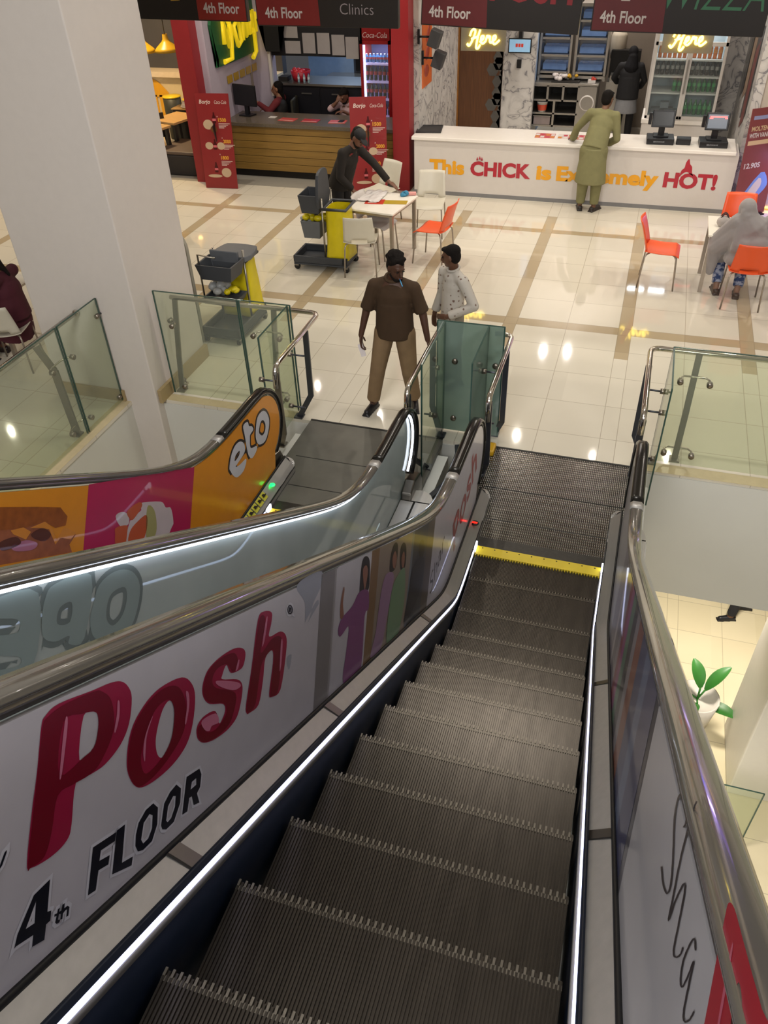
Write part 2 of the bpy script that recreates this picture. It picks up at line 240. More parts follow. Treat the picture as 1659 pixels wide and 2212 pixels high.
'sha':[[(3.94,3.037),(3.93,3.022),(3.942,3.044),(3.932,3.03),(3.944,3.051),(3.934,3.037),(3.944,3.058),(3.934,3.043),(3.94,3.062),(3.931,3.046),(3.931,3.062),(3.922,3.046),(3.918,3.06),(3.908,3.043),(3.903,3.055),(3.893,3.039),(3.889,3.048),(3.88,3.032),(3.877,3.038),(3.869,3.023),(3.863,3.023),(3.859,3.012),(3.85,3.006),(3.852,3.003),(3.839,2.987),(3.849,2.997),(3.834,2.974),(3.847,2.99),(3.833,2.964),(3.846,2.982),(3.835,2.956),(3.847,2.974),(3.838,2.948),(3.85,2.967),(3.841,2.942),(3.854,2.961),(3.847,2.937),(3.859,2.956),(3.854,2.932),(3.866,2.952),(3.865,2.929),(3.876,2.949),(3.881,2.928),(3.892,2.947),(3.901,2.929),(3.911,2.948),(3.921,2.929),(3.931,2.948),(3.938,2.929),(3.948,2.947),(3.952,2.927),(3.962,2.945),(3.965,2.925),(3.975,2.943),(3.976,2.921),(3.986,2.939),(3.984,2.916),(3.994,2.935),(3.988,2.91),(3.998,2.928),(3.99,2.902),(4,2.919),(3.989,2.894),(3.998,2.909),(3.989,2.892),(3.992,2.891),(3.986,2.888),(3.981,2.873),(3.976,2.877),(3.969,2.859),(3.965,2.865),(3.957,2.846),(3.953,2.854),(3.944,2.835),(3.942,2.847),(3.932,2.826),(3.929,2.84),(3.919,2.819),(3.917,2.834),(3.906,2.813),(3.904,2.828),(3.893,2.806)],[(3.944,3.131),(3.953,3.145),(3.944,3.122),(3.954,3.136),(3.944,3.114),(3.953,3.127),(3.944,3.104),(3.954,3.118),(3.947,3.09),(3.957,3.105),(3.953,3.072),(3.962,3.087),(3.96,3.05),(3.97,3.065),(3.969,3.027),(3.979,3.043),(3.979,3.006),(3.988,3.022),(3.989,2.988),(3.999,3.004),(4.001,2.97),(4.01,2.987),(4.013,2.955),(4.022,2.972),(4.023,2.941),(4.031,2.958),(4.031,2.928),(4.04,2.945),(4.038,2.915),(4.047,2.933),(4.044,2.907),(4.053,2.925),(4.051,2.91),(4.053,2.919),(4.056,2.93),(4.048,2.913),(4.054,2.945),(4.045,2.928),(4.05,2.962),(4.041,2.946),(4.048,2.98),(4.04,2.964),(4.048,2.998),(4.039,2.983),(4.049,3.019),(4.04,3.004),(4.05,3.037),(4.041,3.024),(4.052,3.05),(4.044,3.038),(4.05,3.048),(4.052,3.056),(4.052,3.048),(4.059,3.063),(4.057,3.048),(4.064,3.063),(4.063,3.045),(4.07,3.06),(4.07,3.038),(4.078,3.053),(4.079,3.025),(4.087,3.041),(4.088,3.012),(4.096,3.027),(4.097,3),(4.104,3.015),(4.104,2.989),(4.112,3.004),(4.111,2.977),(4.119,2.993),(4.118,2.968),(4.125,2.984),(4.124,2.963),(4.131,2.979),(4.13,2.965),(4.136,2.98),(4.137,2.971),(4.141,2.985),(4.143,2.982),(4.144,2.991),(4.148,2.993),(4.147,2.996),(4.153,3.005),(4.149,3.001),(4.157,3.018),(4.151,3.009),(4.16,3.029),(4.153,3.018),(4.161,3.038),(4.155,3.025),(4.161,3.044),(4.155,3.03),(4.16,3.048),(4.154,3.034),(4.159,3.052),(4.152,3.038),(4.158,3.056),(4.151,3.042)],[(4.2,3.147),(4.195,3.135),(4.195,3.146),(4.19,3.133),(4.189,3.145),(4.184,3.132),(4.184,3.143),(4.179,3.13),(4.178,3.137),(4.177,3.128),(4.172,3.122),(4.178,3.13),(4.17,3.111),(4.176,3.122),(4.169,3.101),(4.176,3.113),(4.169,3.09),(4.176,3.102),(4.17,3.079),(4.176,3.091),(4.17,3.066),(4.177,3.079),(4.172,3.054),(4.179,3.067),(4.175,3.044),(4.181,3.058),(4.18,3.037),(4.186,3.051),(4.186,3.032),(4.192,3.046),(4.192,3.029),(4.198,3.043),(4.198,3.029),(4.203,3.043),(4.202,3.03),(4.207,3.044),(4.207,3.034),(4.211,3.047),(4.213,3.044),(4.212,3.048),(4.218,3.059),(4.212,3.049),(4.218,3.071),(4.213,3.059),(4.218,3.084),(4.212,3.072),(4.217,3.097),(4.211,3.085),(4.215,3.109),(4.21,3.097),(4.214,3.118),(4.208,3.106),(4.212,3.127),(4.206,3.115),(4.211,3.133),(4.205,3.122),(4.206,3.124),(4.211,3.136),(4.209,3.12),(4.214,3.133),(4.214,3.112),(4.219,3.125),(4.219,3.102),(4.225,3.115),(4.225,3.093),(4.231,3.106),(4.231,3.084),(4.237,3.097),(4.238,3.074),(4.243,3.087),(4.244,3.065),(4.25,3.078),(4.25,3.059),(4.255,3.072),(4.255,3.057),(4.26,3.07),(4.26,3.057),(4.264,3.07),(4.264,3.06),(4.267,3.073),(4.268,3.066),(4.27,3.076),(4.273,3.076),(4.271,3.079),(4.277,3.089),(4.273,3.085),(4.28,3.101),(4.275,3.094),(4.282,3.111),(4.277,3.102),(4.282,3.119),(4.278,3.109),(4.282,3.127),(4.277,3.116),(4.282,3.134),(4.277,3.124),(4.281,3.141),(4.276,3.131)]],
'posh_r':[[(4.218,3.334),(4.238,3.362),(4.29,3.396),(4.34,3.428),(4.389,3.46),(4.428,3.481),(4.332,3.173),(4.314,3.199),(4.262,3.266),(4.229,3.312)],[(4.329,3.367),(4.345,3.383),(4.376,3.384),(4.397,3.383),(4.38,3.327),(4.359,3.334)]],
'posh_r_hi':[[(4.282,3.34),(4.285,3.351),(4.343,3.285),(4.339,3.274)]],
}# ------------------------------------------------------------------ camera
def setup_camera():
    cd=bpy.data.cameras.new('camera'); c=bpy.data.objects.new('camera',cd); COL.objects.link(c)
    cd.sensor_fit='AUTO'; cd.sensor_width=36; cd.lens=CAM_LENS; cd.clip_start=.05; cd.clip_end=200
    r,u,f=[V(q) for q in CAM_R]
    c.matrix_world=Matrix(((r.x,u.x,-f.x,0),(r.y,u.y,-f.y,0),(r.z,u.z,-f.z,4.38),(0,0,0,1)))
    S.camera=c
setup_camera()
S.view_settings.view_transform='Standard'; S.view_settings.look='None'; S.view_settings.gamma=1; S.view_settings.use_curve_mapping=False
S.view_settings.exposure=0.
S.cycles.use_denoising=True; S.cycles.max_bounces=7; S.cycles.diffuse_bounces=3; S.cycles.glossy_bounces=4; S.cycles.transmission_bounces=4; S.cycles.transparent_max_bounces=12
S.cycles.sample_clamp_indirect=4
S.cycles.caustics_reflective=False; S.cycles.caustics_refractive=False
w=bpy.data.worlds.new('world'); S.world=w; w.use_nodes=True
bg=w.node_tree.nodes['Background']; bg.inputs['Color'].default_value=hx('#b4b4b8'); bg.inputs['Strength'].default_value=.13
# ------------------------------------------------------------------ floor material
def tile_material(name,cream,tan,bands=True):
    m=bpy.data.materials.new(name); m.use_nodes=True; N,L,b=nodes(m)
    tc=N.new('ShaderNodeTexCoord'); sp=N.new('ShaderNodeSeparateXYZ'); L.new(tc.outputs['Object'],sp.inputs[0])
    def mth(op,a,c=None):
        n=N.new('ShaderNodeMath'); n.operation=op
        for i,v in enumerate((a,c)):
            if v is None: continue
            if isinstance(v,(int,float)): n.inputs[i].default_value=v
            else: L.new(v,n.inputs[i])
        return n.outputs[0]
    X,Y=sp.outputs['X'],sp.outputs['Y']
    def near(v,c,w): return mth('LESS_THAN',mth('ABSOLUTE',mth('SUBTRACT',v,c)),w)
    def between(v,a,c): return mth('MULTIPLY',mth('GREATER_THAN',v,a),mth('LESS_THAN',v,c))
    def OR(*a):
        r=a[0]
        for q in a[1:]: r=mth('MAXIMUM',r,q)
        return r
    fx=mth('SUBTRACT',X,mth('MULTIPLY',mth('FLOOR',mth('DIVIDE',mth('ADD',X,.02),1.35)),1.35))
    fy=mth('SUBTRACT',Y,mth('MULTIPLY',mth('FLOOR',mth('DIVIDE',mth('SUBTRACT',Y,6.06),.6025)),.6025))  # 6.06..6.66
    g=.0035
    lines=OR(near(fx,0,g),near(fx,.153,g),near(fx,.751,g),near(fy,6.08,g))
    if bands:
        by=OR(between(Y,8.91,9.09),between(Y,12.0,12.15)); bx=mth('MULTIPLY',mth('LESS_THAN',mth('ABSOLUTE',mth('SUBTRACT',fx,.0765)),.0765),between(Y,8.32,12.72))
        tanm=OR(bx,by); lines=OR(lines,near(Y,8.91,g),near(Y,9.09,g),near(Y,12.,g),near(Y,12.15,g))
    nz=N.new('ShaderNodeTexNoise'); nz.inputs['Scale'].default_value=2.2; nz.inputs['Detail'].default_value=5; L.new(tc.outputs['Object'],nz.inputs['Vector'])
    # every tile a hair different in tone
    wn=N.new('ShaderNodeTexWhiteNoise'); wn.noise_dimensions='2D'; cx=N.new('ShaderNodeCombineXYZ')
    L.new(mth('FLOOR',mth('DIVIDE',mth('SUBTRACT',X,.153),.6)),cx.inputs[0]); L.new(mth('FLOOR',mth('DIVIDE',mth('SUBTRACT',Y,6.08),.6025)),cx.inputs[1]); L.new(cx.outputs[0],wn.inputs['Vector'])
    def mix(f,a,c):
        n=N.new('ShaderNodeMix'); n.data_type='RGBA'
        if isinstance(f,float): n.inputs['Factor'].default_value=f
        else: L.new(f,n.inputs['Factor'])
        for k,v in(('A',a),('B',c)):
            if isinstance(v,str): n.inputs[k].default_value=hx(v)
            else: L.new(v,n.inputs[k])
        return n.outputs['Result']
    base=mix(mth('MULTIPLY',mth('ADD',nz.outputs['Fac'],wn.outputs['Value']),.5),cream[0],cream[1])
    if bands: base=mix(tanm,base,mix(wn.outputs['Value'],tan[0],tan[1]))
    col=mix(mth('MULTIPLY',lines,.55),base,'#8a7d68')
    L.new(col,b.inputs['Base Color']); b.inputs['Roughness'].default_value=.05; b.inputs['Specular IOR Level'].default_value=.5
    return m
M_floor=tile_material('polished_tile',('#d3ccbc','#dfd8c8'),('#ab9a7d','#b9a88a'))
M_floor2=tile_material('polished_tile_lower',('#ded2b0','#eadfc0'),('#c4a882','#c4a882'),False)
mb=MB(); mb.b2((-15,6.28,-.04),(9,18.5,0)); mb.b2((-15,-4,-.04),(-4.85,6.28,0)); struct(mb.obj('floor',M_floor))
M_edge=mat('edge_stone','#cdbd98',.25,noise=.08)
mb=MB(); mb.b2((-4.99,2,.0),(-4.85,6.15,.003)); mb.b2((-4.5,6.28,0),(-2.99,6.40,.003)); mb.b2((.33,6.26,0),(9,6.40,.003)); struct(mb.obj('trim_1',M_edge))
M_white=mat('white_paint','#cfc8c2',.55,noise=.02)
M_fascia=mat('fascia_paint','#d2d2cc',.5,noise=.03,nscale=2)
# slab edges round the escalator well
mb=MB(); mb.b2((-15,-4,-1.47),(-4.86,6.27,-.041)); mb.b2((-4.86,6.27,-1.47),(9,18.4,-.041)); struct(mb.obj('trim_2',M_fascia))
mb=MB(); mb.b2((-15,-6,-4.25),(9,18,-4.2)); struct(mb.obj('floor_lower',M_floor2))
# big square column and the lower one
mb=MB(); mb.b2((-5.74,6.16,-4.2),(-4.53,7.27,7)); struct(mb.obj('column_1',M_white,bevel=.012))
mb=MB(); mb.b2((2.10,6.0,-4.2),(3.2,7.0,-1.47)); struct(mb.obj('column_2',mat('white_paint_b','#dcd8d0',.5,noise=.02),bevel=.02))
M_skirt=mat('skirting_stone','#a38f68',.3,noise=.1,nscale=6)
mb=MB(); mb.b2((-5.75,6.13,0),(-4.9,6.158,.13)); mb.b2((-4.528,6.2,0),(-4.49,7.28,.15)); struct(mb.obj('baseboard_column',M_skirt))
# ceilings (out of the picture, but they light and mirror)
M_ceil=mat('ceiling_paint','#d9d4cc',.7,noise=.02)
mb=MB(); mb.b2((-15,8.2,4.05),(9,18.5,4.25)); struct(mb.obj('ceiling',M_ceil))
mb=MB(); mb.b2((-15,-8,8.6),(9,8.2,8.8)); struct(mb.obj('ceiling_atrium',mat('atrium_ceiling','#c2beb8',.7,noise=.05)))
mb=MB(); mb.b2((-15,8.2,4.25),(9,8.4,8.6)); struct(mb.obj('wall_bulkhead',M_ceil))
mb=MB(); mb.b2((-15.2,-8,-4.2),(-15,18.5,8.6)); struct(mb.obj('wall_left',M_ceil))
mb=MB(); mb.b2((9,-8,-4.2),(9.2,18.5,8.6)); struct(mb.obj('wall_right',M_ceil))
mb=MB(); mb.b2((-15.2,-8.2,-4.2),(9.2,-8,8.6)); struct(mb.obj('wall_back',mat('wall_back_paint','#8d857e',.7,noise=.05)))
# ------------------------------------------------------------------ lights
def area(name,loc,power,size,col=(1,1,1),aim=None,shape='DISK',sy=None,spread=PI):
    l=bpy.data.lights.new(name,'AREA'); l.energy=power; l.shape=shape; l.size=size; l.color=col; l.spread=spread
    if sy: l.size_y=sy
    o=bpy.data.objects.new(name,l); COL.objects.link(o); o.location=loc
    d=(V(aim)-V(loc)) if aim is not None else V((0,0,-1)); o.rotation_euler=d.to_track_quat('-Z','Y').to_euler()
    return o
WARM=(1,.91,.78); COOL=(.78,.86,1)
for i,(x,y) in enumerate([(-8.4,10.4),(-5.6,10.5),(-3.0,10.7),(-.5,10.9),(2.0,10.5),(4.6,10.6),(-11.,10.2),(-7.0,12.5),(-4.2,12.5),(-1.5,12.5),(1.2,12.5)]):
    area('hall_lamp',(x,y,4.0),28,.05,WARM)
for x,y in ((-5.78,13.3),(-.08,12.2)): area('hall_lamp',(x,y,4.0),10,.05,WARM)
area('atrium_fill',(-1.,-1.0,8.4),200,3.2,(.92,.95,1)); area('atrium_strip',(-1.0,7.7,8.3),150,2.6,(1,.95,.88),shape='RECTANGLE',sy=.4); area('hall_lamp',(-1.8,8.9,4.0),17,.05,WARM); area('hall_lamp',(2.0,8.7,4.0),17,.05,WARM)
area('ceiling_uplight_fill',(-1,-1.5,7.0),260,3.,(1,.96,.92),aim=(-1,-1.5,9)); area('atrium_front_fill',(4.2,-3.5,5.6),290,2.2,(1,.98,.96),aim=(1.5,7,-1)); area('atrium_front_fill',(-2.,-4.0,6.2),350,2.6,(1,.97,.93),aim=(-1.5,8,0))  # added fill: uplight brightens the ceiling's reflections, front pair brightens fascia and column
area('lower_lamp',(1.9,7.6,-1.6),85,.4,WARM,aim=(2.2,8.4,-4.2)); area('lower_lamp',(.8,4.4,-2.2),60,.5,WARM)
# ------------------------------------------------------------------ escalators
T=.6653
def zl(s,off,zf,w=.09):
    x=(T*s+off-zf)/w
    return zf+w*(x if x>30 else math.log1p(math.exp(x)))
def z_led(s): return zl(s,-.377,.045,.05)
def z_pb(s): return zl(s,-.305,.155,.05)
def z_nose(s): return zl(s,-.5535,0,.05)
M_rub=mat('handrail_rubber','#12110f',.2,noise=.1,spec=.42)
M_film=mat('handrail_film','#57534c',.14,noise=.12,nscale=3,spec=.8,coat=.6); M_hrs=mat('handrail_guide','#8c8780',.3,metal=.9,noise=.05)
M_steel=mat('brushed_steel','#b1afac',.42,metal=.65,noise=.07,nscale=3,stretch=(14,1,14),bump=.02,bscale=60)
M_steel_d=mat('brushed_steel_dark','#77736d',.3,metal=1.,noise=.06)
M_skirtp=mat('skirt_navy','#131c2b',.35,noise=.12,metal=.3)
M_black=mat('black_gap','#0b0b0c',.5,noise=.1)
M_led=mat('led_white','#dfe4ff',.4,emit=3.2,ecol='#cfd4ff',noise=0)
M_led2=mat('led_white_bright','#ffffff',.4,emit=4.,ecol='#e6eeff',noise=0)
M_combd=mat('comb_dark','#3f3d3a',.4,metal=.7,noise=.15,nscale=40); M_yel=mat('comb_yellow','#d9bf2e',.4,noise=.1,nscale=6)
M_step=mat('step_alu','#45403a',.30,metal=.85,noise=.22,nscale=7,stretch=(3,.6,1))
M_nose=mat('step_nose','#6a645a',.4,metal=.8,noise=.2,nscale=30)
def plate_material():
    m=mat('floor_plate','#8d857a',.24,metal=1.,noise=.15,nscale=4); N,L,b=nodes(m)
    tc=N.new('ShaderNodeTexCoord'); mp=N.new('ShaderNodeMapping'); mp.inputs['Scale'].default_value=(62,30,1); L.new(tc.outputs['Object'],mp.inputs[0])
    vo=N.new('ShaderNodeTexVoronoi'); vo.voronoi_dimensions='2D'; vo.inputs['Scale'].default_value=1.; vo.inputs['Randomness'].default_value=0.; L.new(mp.outputs[0],vo.inputs['Vector'])
    mr=N.new('ShaderNodeMapRange'); mr.inputs['From Min'].default_value=.25; mr.inputs['From Max'].default_value=.5; L.new(vo.outputs['Distance'],mr.inputs['Value'])
    bp=N.new('ShaderNodeBump'); bp.inputs['Strength'].default_value=.75; bp.inputs['Distance'].default_value=.004; L.new(mr.outputs[0],bp.inputs['Height']); L.new(bp.outputs[0],b.inputs['Normal'])
    mx=N.new('ShaderNodeMix'); mx.data_type='RGBA'; mx.inputs['A'].default_value=hx('#928f8a'); mx.inputs['B'].default_value=hx('#5a5855'); L.new(mr.outputs[0],mx.inputs['Factor']); L.new(mx.outputs['Result'],b.inputs['Base Color'])
    return m
M_plate=plate_material()
M_plate2=mat('floor_plate_worn','#66655f',.45,metal=.5,noise=.25,nscale=3)
M_darkdeck=mat('dark_deck','#1c2122',.15,noise=.15,nscale=3,coat=.6)
S_END=5.75
def srange(a,b,n): return [a+(b-a)*i/n for i in range(n+1)]
SS=srange(-.62,1.7,34)+srange(1.9,S_END,14)
def hr_path():
    p=[(s,zl(s,.47,.985,.13)) for s in reversed(srange(-.2,1.7,24)[:]+srange(1.9,S_END,10))]
    for i in range(1,13):
        a=math.radians(150)*i/12; p.append((-.3-.365*math.sin(a)*1.02,.62+.365*math.cos(a)))
    return p
HRP=hr_path()
def sweep_line(mb,sec,path,mi=0,smooth=True,cap=True):
    """sec in (lat offset, normal offset); path (lat0, s, z)"""
    def fr(i):
        a=path[max(i-1,0)];b=path[min(i+1,len(path)-1)]
        t=V((0,-(b[1]-a[1]),b[2]-a[2])).normalized(); A=V((1,0,0)); B=t.cross(A); 
        return V((path[i][0],-path[i][1],path[i][2])),A,B
    mb.sweep(sec,path,fr,mi,cap,smooth)
def rr(w,h,k=.3):
    a=w/2;b=h/2;c=min(a,b)*k*2
    return [(-a+c,-b),(a-c,-b),(a,-b+c),(a,b-c),(a-c,b),(-a+c,b),(-a,b-c),(-a,-b+c)]
def panel_outline(inset=.045,bottom=.0):
    top=[(s+0,z) for s,z in HRP]
    # offset the handrail path inwards
    o=[]
    for i,(s,z) in enumerate(top):
        a=top[max(i-1,0)];b=top[min(i+1,len(top)-1)]
        t=V((b[0]-a[0],b[1]-a[1])).normalized(); n=V((-t.y,t.x))   # to the left of travel (travel goes down/away): inside is below
        q=V((s,z))+n*inset
        o.append((q.x,q.y))
    bot=[(s,z_pb(s)+bottom) for s in SS if s>-.42]
    return o+bot
STEP_MESH=None
def step_mesh():
    mb=MB(); d=.3522
    mb.b2((-.488,-d+.0,-.03),(.488,0.0,-.009))                      # tread plate (behind the nose: towards +s = -y)
    mb.b2((-.488,-.012,-.27),(.488,.0,-.012))                       # riser
    n=90; p=.976/n
    for i in range(n):
        x=-.488+p*(i+.5); mb.b2((x-p*.27,-d+.004,-.009),(x+p*.27,-.002,0))
        if i%2==0: mb.b2((x-p*.32,-.016,-.006),(x+p*.32,.004,.002),1)
    mb.b2((-.488,-.026,-.0085),(.488,-.012,-.0045),1)
    return mb.mesh('step',[M_step,M_nose])
def make_escalator(x0,label,panel_mats,deck_seams,plate_mat,led_on_rail,outer):
    O=V((-.3205,4.79,0)); dl=-.0055
    root=thing('escalator',label,'escalator',O+V((math.cos(dl)*x0,math.sin(dl)*x0,0)),dl)
    global STEP_MESH
    if STEP_MESH is None: STEP_MESH=step_mesh()
    for i in range(-7,10):
        s=2.4286+.3522*i
        o=bpy.data.objects.new('step',STEP_MESH); COL.objects.link(o); o.parent=root; o.location=(0,-s,z_nose(s)); 
    # landing plate and comb
    mb=MB(); mb.b2((-.505,-.0,-.05),(.505,.62,.004)); mb.b2((-.69,.62,-.05),(.69,1.49,.004))
    for y in (.42,.86): mb.b2((-.60 if y>.62 else -.5,y-.004,.003),(.60 if y>.62 else .5,y+.004,.0055),1)
    mb.b2((-.69,1.478,-.03),(.69,1.5,.008),1)
    mb.obj('landing_plate',[plate_mat,M_black],root)
    mb=MB(); mb.b2((-.505,.05,-.03),(.505,.17,.006),1); mb.b2((-.5,-.05,-.03),(.5,.05,.010),0)
    for i in range(10): mb.lathe([(0,.0115),(.006,.0115),(.006,.009)],(-.45+.1*i,.03,0),8,1)
    for i in range(46): mb.box((-.5+.0109+i*.0217,-.055,0),(.006,.022,.014),None,0)
    mb.obj('comb_plate',[M_yel,M_combd],root)
    for sg in (-1,1):
        side='left' if sg<0 else 'right'
        # skirt
        mb=MB(); pth=[(sg*.512,s,z_led(s)-.30) for s in SS if s>-.06]
        sweep_line(mb,[(-.006,-.26),(.006,-.26),(.006,.285),(-.006,.285)],pth); mb.obj('skirt',M_skirtp,root)
        mb=MB(); sweep_line(mb,[(-.012,-.03),(.006,-.03),(.006,-.004),(-.012,-.004)],[(sg*.506,s,z_led(s)-.012) for s in SS if s>-.06]); mb.obj('skirt_rim',M_steel,root)
        mb=MB(); sweep_line(mb,[(-.007,-.007),(.007,-.007),(.007,.009),(-.007,.009)],[(sg*.507,s,z_led(s)) for s in SS if s>.02]); mb.obj('led_strip',M_led,root)
        mb=MB(); mb.b2((sg*.503-.006,-.03,.0),(sg*.503+.006,.05,.06)); mb.obj('comb_light',M_led2,root)
        # inner deck
        mb=MB()
        for a,b in zip(SS,SS[1:]):
            for (l0,zf0,l1,zf1,mi) in ((.514,lambda s:z_led(s)+.018,.592,z_pb,0),):
                P=[V((sg*l0,-a,zf0(a))),V((sg*l0,-b,zf0(b))),V((sg*l1,-b,zf1(b))),V((sg*l1,-a,zf1(a)))]
                vs=[mb.b.verts.new(q) for q in P]; f=mb.b.faces.new(vs); f.smooth=True
        bmesh.ops.remove_doubles(mb.b,verts=mb.b.verts,dist=1e-5)
        # rounded end cap of the deck
        for k in range(8):
            a0=PI*k/8-PI/2;a1=PI*(k+1)/8-PI/2
            c=V((sg*.553,.62,0)); r=.04
            e=lambda a,z:c+V((sg*r*math.sin(a)*1.0,abs(math.cos(a))*.05,z))
            z0=z_led(-.62)+.018+(.09)*(k/8);z1=z_led(-.62)+.018+.09*((k+1)/8)
            q=[mb.b.verts.new(p) for p in (e(a0,z0),e(a1,z1),e(a1,0),e(a0,0))]; mb.b.faces.new(q)
            q=[mb.b.verts.new(p) for p in (e(a0,z0),e(a1,z1),c+V((0,0,(z0+z1)/2)))]; mb.b.faces.new(q)
        mb.b2((sg*.513-.003,-.05,0),(sg*.513+.003,.62,z_led(-.3)+.02))
        mb.obj('inner_deck',M_steel,root)
        mb=MB(); sweep_line(mb,[(-.004,-.007),(.004,-.007),(.004,.006),(-.004,.006)],[(sg*.513,s,z_led(s)+.014) for s in SS]); 
        sweep_line(mb,[(-.008,-.006),(.006,-.006),(.006,.014),(-.008,.014)],[(sg*.594,s,z_pb(s)) for s in SS]); mb.obj('deck_gasket',M_black,root)
        for s in deck_seams[side]:
            mb=MB(); n=V((0,-math.cos(math.atan(T)),math.sin(math.atan(T)))) if s>1 else V((0,-1,0))
            for d,w_,mi in ((0,.05,0),(.03,.009,1)):
                ss=s+d; P=[]
                for q in (ss-w_/2,ss+w_/2): P+= [V((sg*.516,-q,z_led(q)+.0205)),V((sg*.589,-q,z_pb(q)+.0025))]
                f=mb.b.faces.new([mb.b.verts.new(P[i]) for i in (0,1,3,2)]); f.material_index=mi
            mb.obj('deck_joint',[M_steel_d,M_black],root)
        # panel
        mb=MB(); po=panel_outline(); mb.prism(po,lambda u,v,t:(sg*(.600+.012*t),-u,v)); pn=mb.obj('balustrade_panel',panel_mats[side],root)
        # guide + handrail
        mb=MB(); sweep_line(mb,[(-.022,.034),(.022,.034),(.022,.012),(-.022,.012)],[(sg*.622,s,z) for s,z in HRP]); mb.obj('handrail_guide',M_hrs,root)
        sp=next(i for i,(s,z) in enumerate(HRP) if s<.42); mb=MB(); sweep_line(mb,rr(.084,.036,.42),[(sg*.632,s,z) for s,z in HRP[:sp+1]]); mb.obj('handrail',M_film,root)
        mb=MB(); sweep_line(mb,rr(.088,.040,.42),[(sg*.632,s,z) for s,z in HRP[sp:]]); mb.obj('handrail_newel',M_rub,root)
        mb=MB(); sweep_line(mb,rr(.089,.041,.42),[(sg*.632,s,z) for s,z in HRP[sp-1:sp+1]]); mb.obj('handrail_joint',M_steel,root)
        # newel base the handrail runs into
        mb=MB(); mb.prism([(-.66,.0),(-.66,.12),(-.6,.24),(-.42,.28),(-.3,.22),(-.25,.0)],lambda u,v,t:(sg*(.618+.09*t),-u,v)); mb.obj('newel_base',M_steel_d,root,bevel=.012)
        # outer deck and cladding
        ow,om=outer.get(side,(.18,M_steel)); mb=MB(); sweep_line(mb,[(-ow/2,-.006),(ow/2,-.006),(ow/2,.006),(-ow/2,.006)],[(sg*(.62+ow/2),s,z_pb(s)) for s in SS if s>-.3],smooth=False)
        sweep_line(mb,[(-.006,-.62),(.006,-.62),(.006,0),(-.006,0)],[(sg*(.62+ow),s,z_pb(s)) for s in SS if s>-.3],1)
        if ow>.2: sweep_line(mb,[(-.008,.004),(.008,.004),(.008,.009),(-.008,.009)],[(sg*(.62+ow*.45),s,z_pb(s)) for s in SS if s>-.3],2)
        for k in range(8):
            a0=PI*k/8-PI/2;a1=PI*(k+1)/8-PI/2; c=V((sg*(.62+ow/2),.30,0)); e=lambda a,z:c+V((sg*ow/2*math.sin(a),abs(math.cos(a))*.16,z)); z0=z_pb(-.3)
            mb.b.faces.new([mb.b.verts.new(p) for p in (e(a0,z0),e(a1,z0),e(a1,0),e(a0,0))]); mb.b.faces.new([mb.b.verts.new(p) for p in (e(a0,z0),e(a1,z0),c+V((0,0,z0)))])
        mb.obj('outer_deck',[om,M_fascia,M_black],root)
        if led_on_rail.get(side):
            mb=MB(); q=[(sg*(.617+.014),s,z) for s,z in HRP]
            sweep_line(mb,[(-.008,.048),(.008,.048),(.008,.034),(-.008,.034)],q); mb.obj('handrail_led',M_led2,root)
    mb=MB(); mb.prism([(s,z_nose(s)-.34) for s in SS if s>.2]+[(S_END,z_nose(S_END)-.9),(.6,-1.0),(-1.3,-1.0),(-1.3,-.06),(.2,-.06)],lambda u,v,t:(-.79+1.58*t,-u,v)); mb.obj('truss',M_fascia,root)
    return root
def lin_mp(sg,lat): return lambda u,v:(sg*lat,-u,v)
def printed(name,root,items,lat):
    """flat printing on a balustrade panel: items = [(polys, material, level, offset)]"""
    mb=MB(); ms=[]
    for polys,m,lev,off in items:
        if m not in ms: ms.append(m)
        sg=1 if lat>0 else -1; l=lat-sg*.0006*lev if abs(lat)<.61 else lat+sg*.0006*lev
        add_vf(mb,curve_mesh(polys,lambda u,v,l=l:(l,-u,v),offset=off),ms.index(m))
    return mb.obj(name,ms,root)
def pm(n,c): return mat('print_'+n,c,.28,noise=.05,nscale=8,coat=.3)
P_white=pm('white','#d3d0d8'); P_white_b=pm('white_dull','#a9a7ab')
P_clear=thin_glass('balustrade_glass','#dcE6e3',.62,.05)
P_or=pm('orange','#e0901f')
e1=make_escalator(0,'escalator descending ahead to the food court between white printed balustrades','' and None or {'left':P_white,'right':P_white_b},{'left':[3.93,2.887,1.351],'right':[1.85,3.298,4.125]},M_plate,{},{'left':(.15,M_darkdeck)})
e2=make_escalator(-1.84,'parallel escalator beyond the near one, with an orange food advert panel',{'left':P_or,'right':P_clear},{'left':[1.2],'right':[2.4]},M_plate2,{'right':True},{'right':(.27,M_steel)})
SM=lambda k:[smooth_closed(p,4) for p in DECALS[k]]
RAW=lambda k:[list(p) for p in DECALS[k]]
# near left panel: lettering and the dress advert
printed('print_lettering',e1,[(SM('posh_out'),pm('crimson','#a81b45'),2,0),(SM('posh_face'),pm('crimson_dark','#7c0420'),3,0),(SM('posh_hi'),pm('pink','#d9819f'),4,0),
    (RAW('floor_txt'),pm('halo','#e6e6f0'),2,.0085),(RAW('floor_txt'),pm('ink','#0d1020'),3,0)],-.6)
def strip(s0,s1,sg=1,h=.80,lift=.0):
    """panel-high strip between s0 and s1 (taken at the lower edge), its sides square to the slope"""
    k=.27; q=lambda s:(s,z_pb(s)+.012+lift)
    def top(s):
        d=.66; cs,sn=math.cos(math.atan(T)),math.sin(math.atan(T)); u=s-sn*d*.62; return (u,zl(u,.47,.985,.13)-.046)
    n=6; a=[q(s0+(s1-s0)*i/n) for i in range(n+1)]; b=[top(s0+(s1-s0)*i/n) for i in range(n+1)]
    return a+b[::-1]
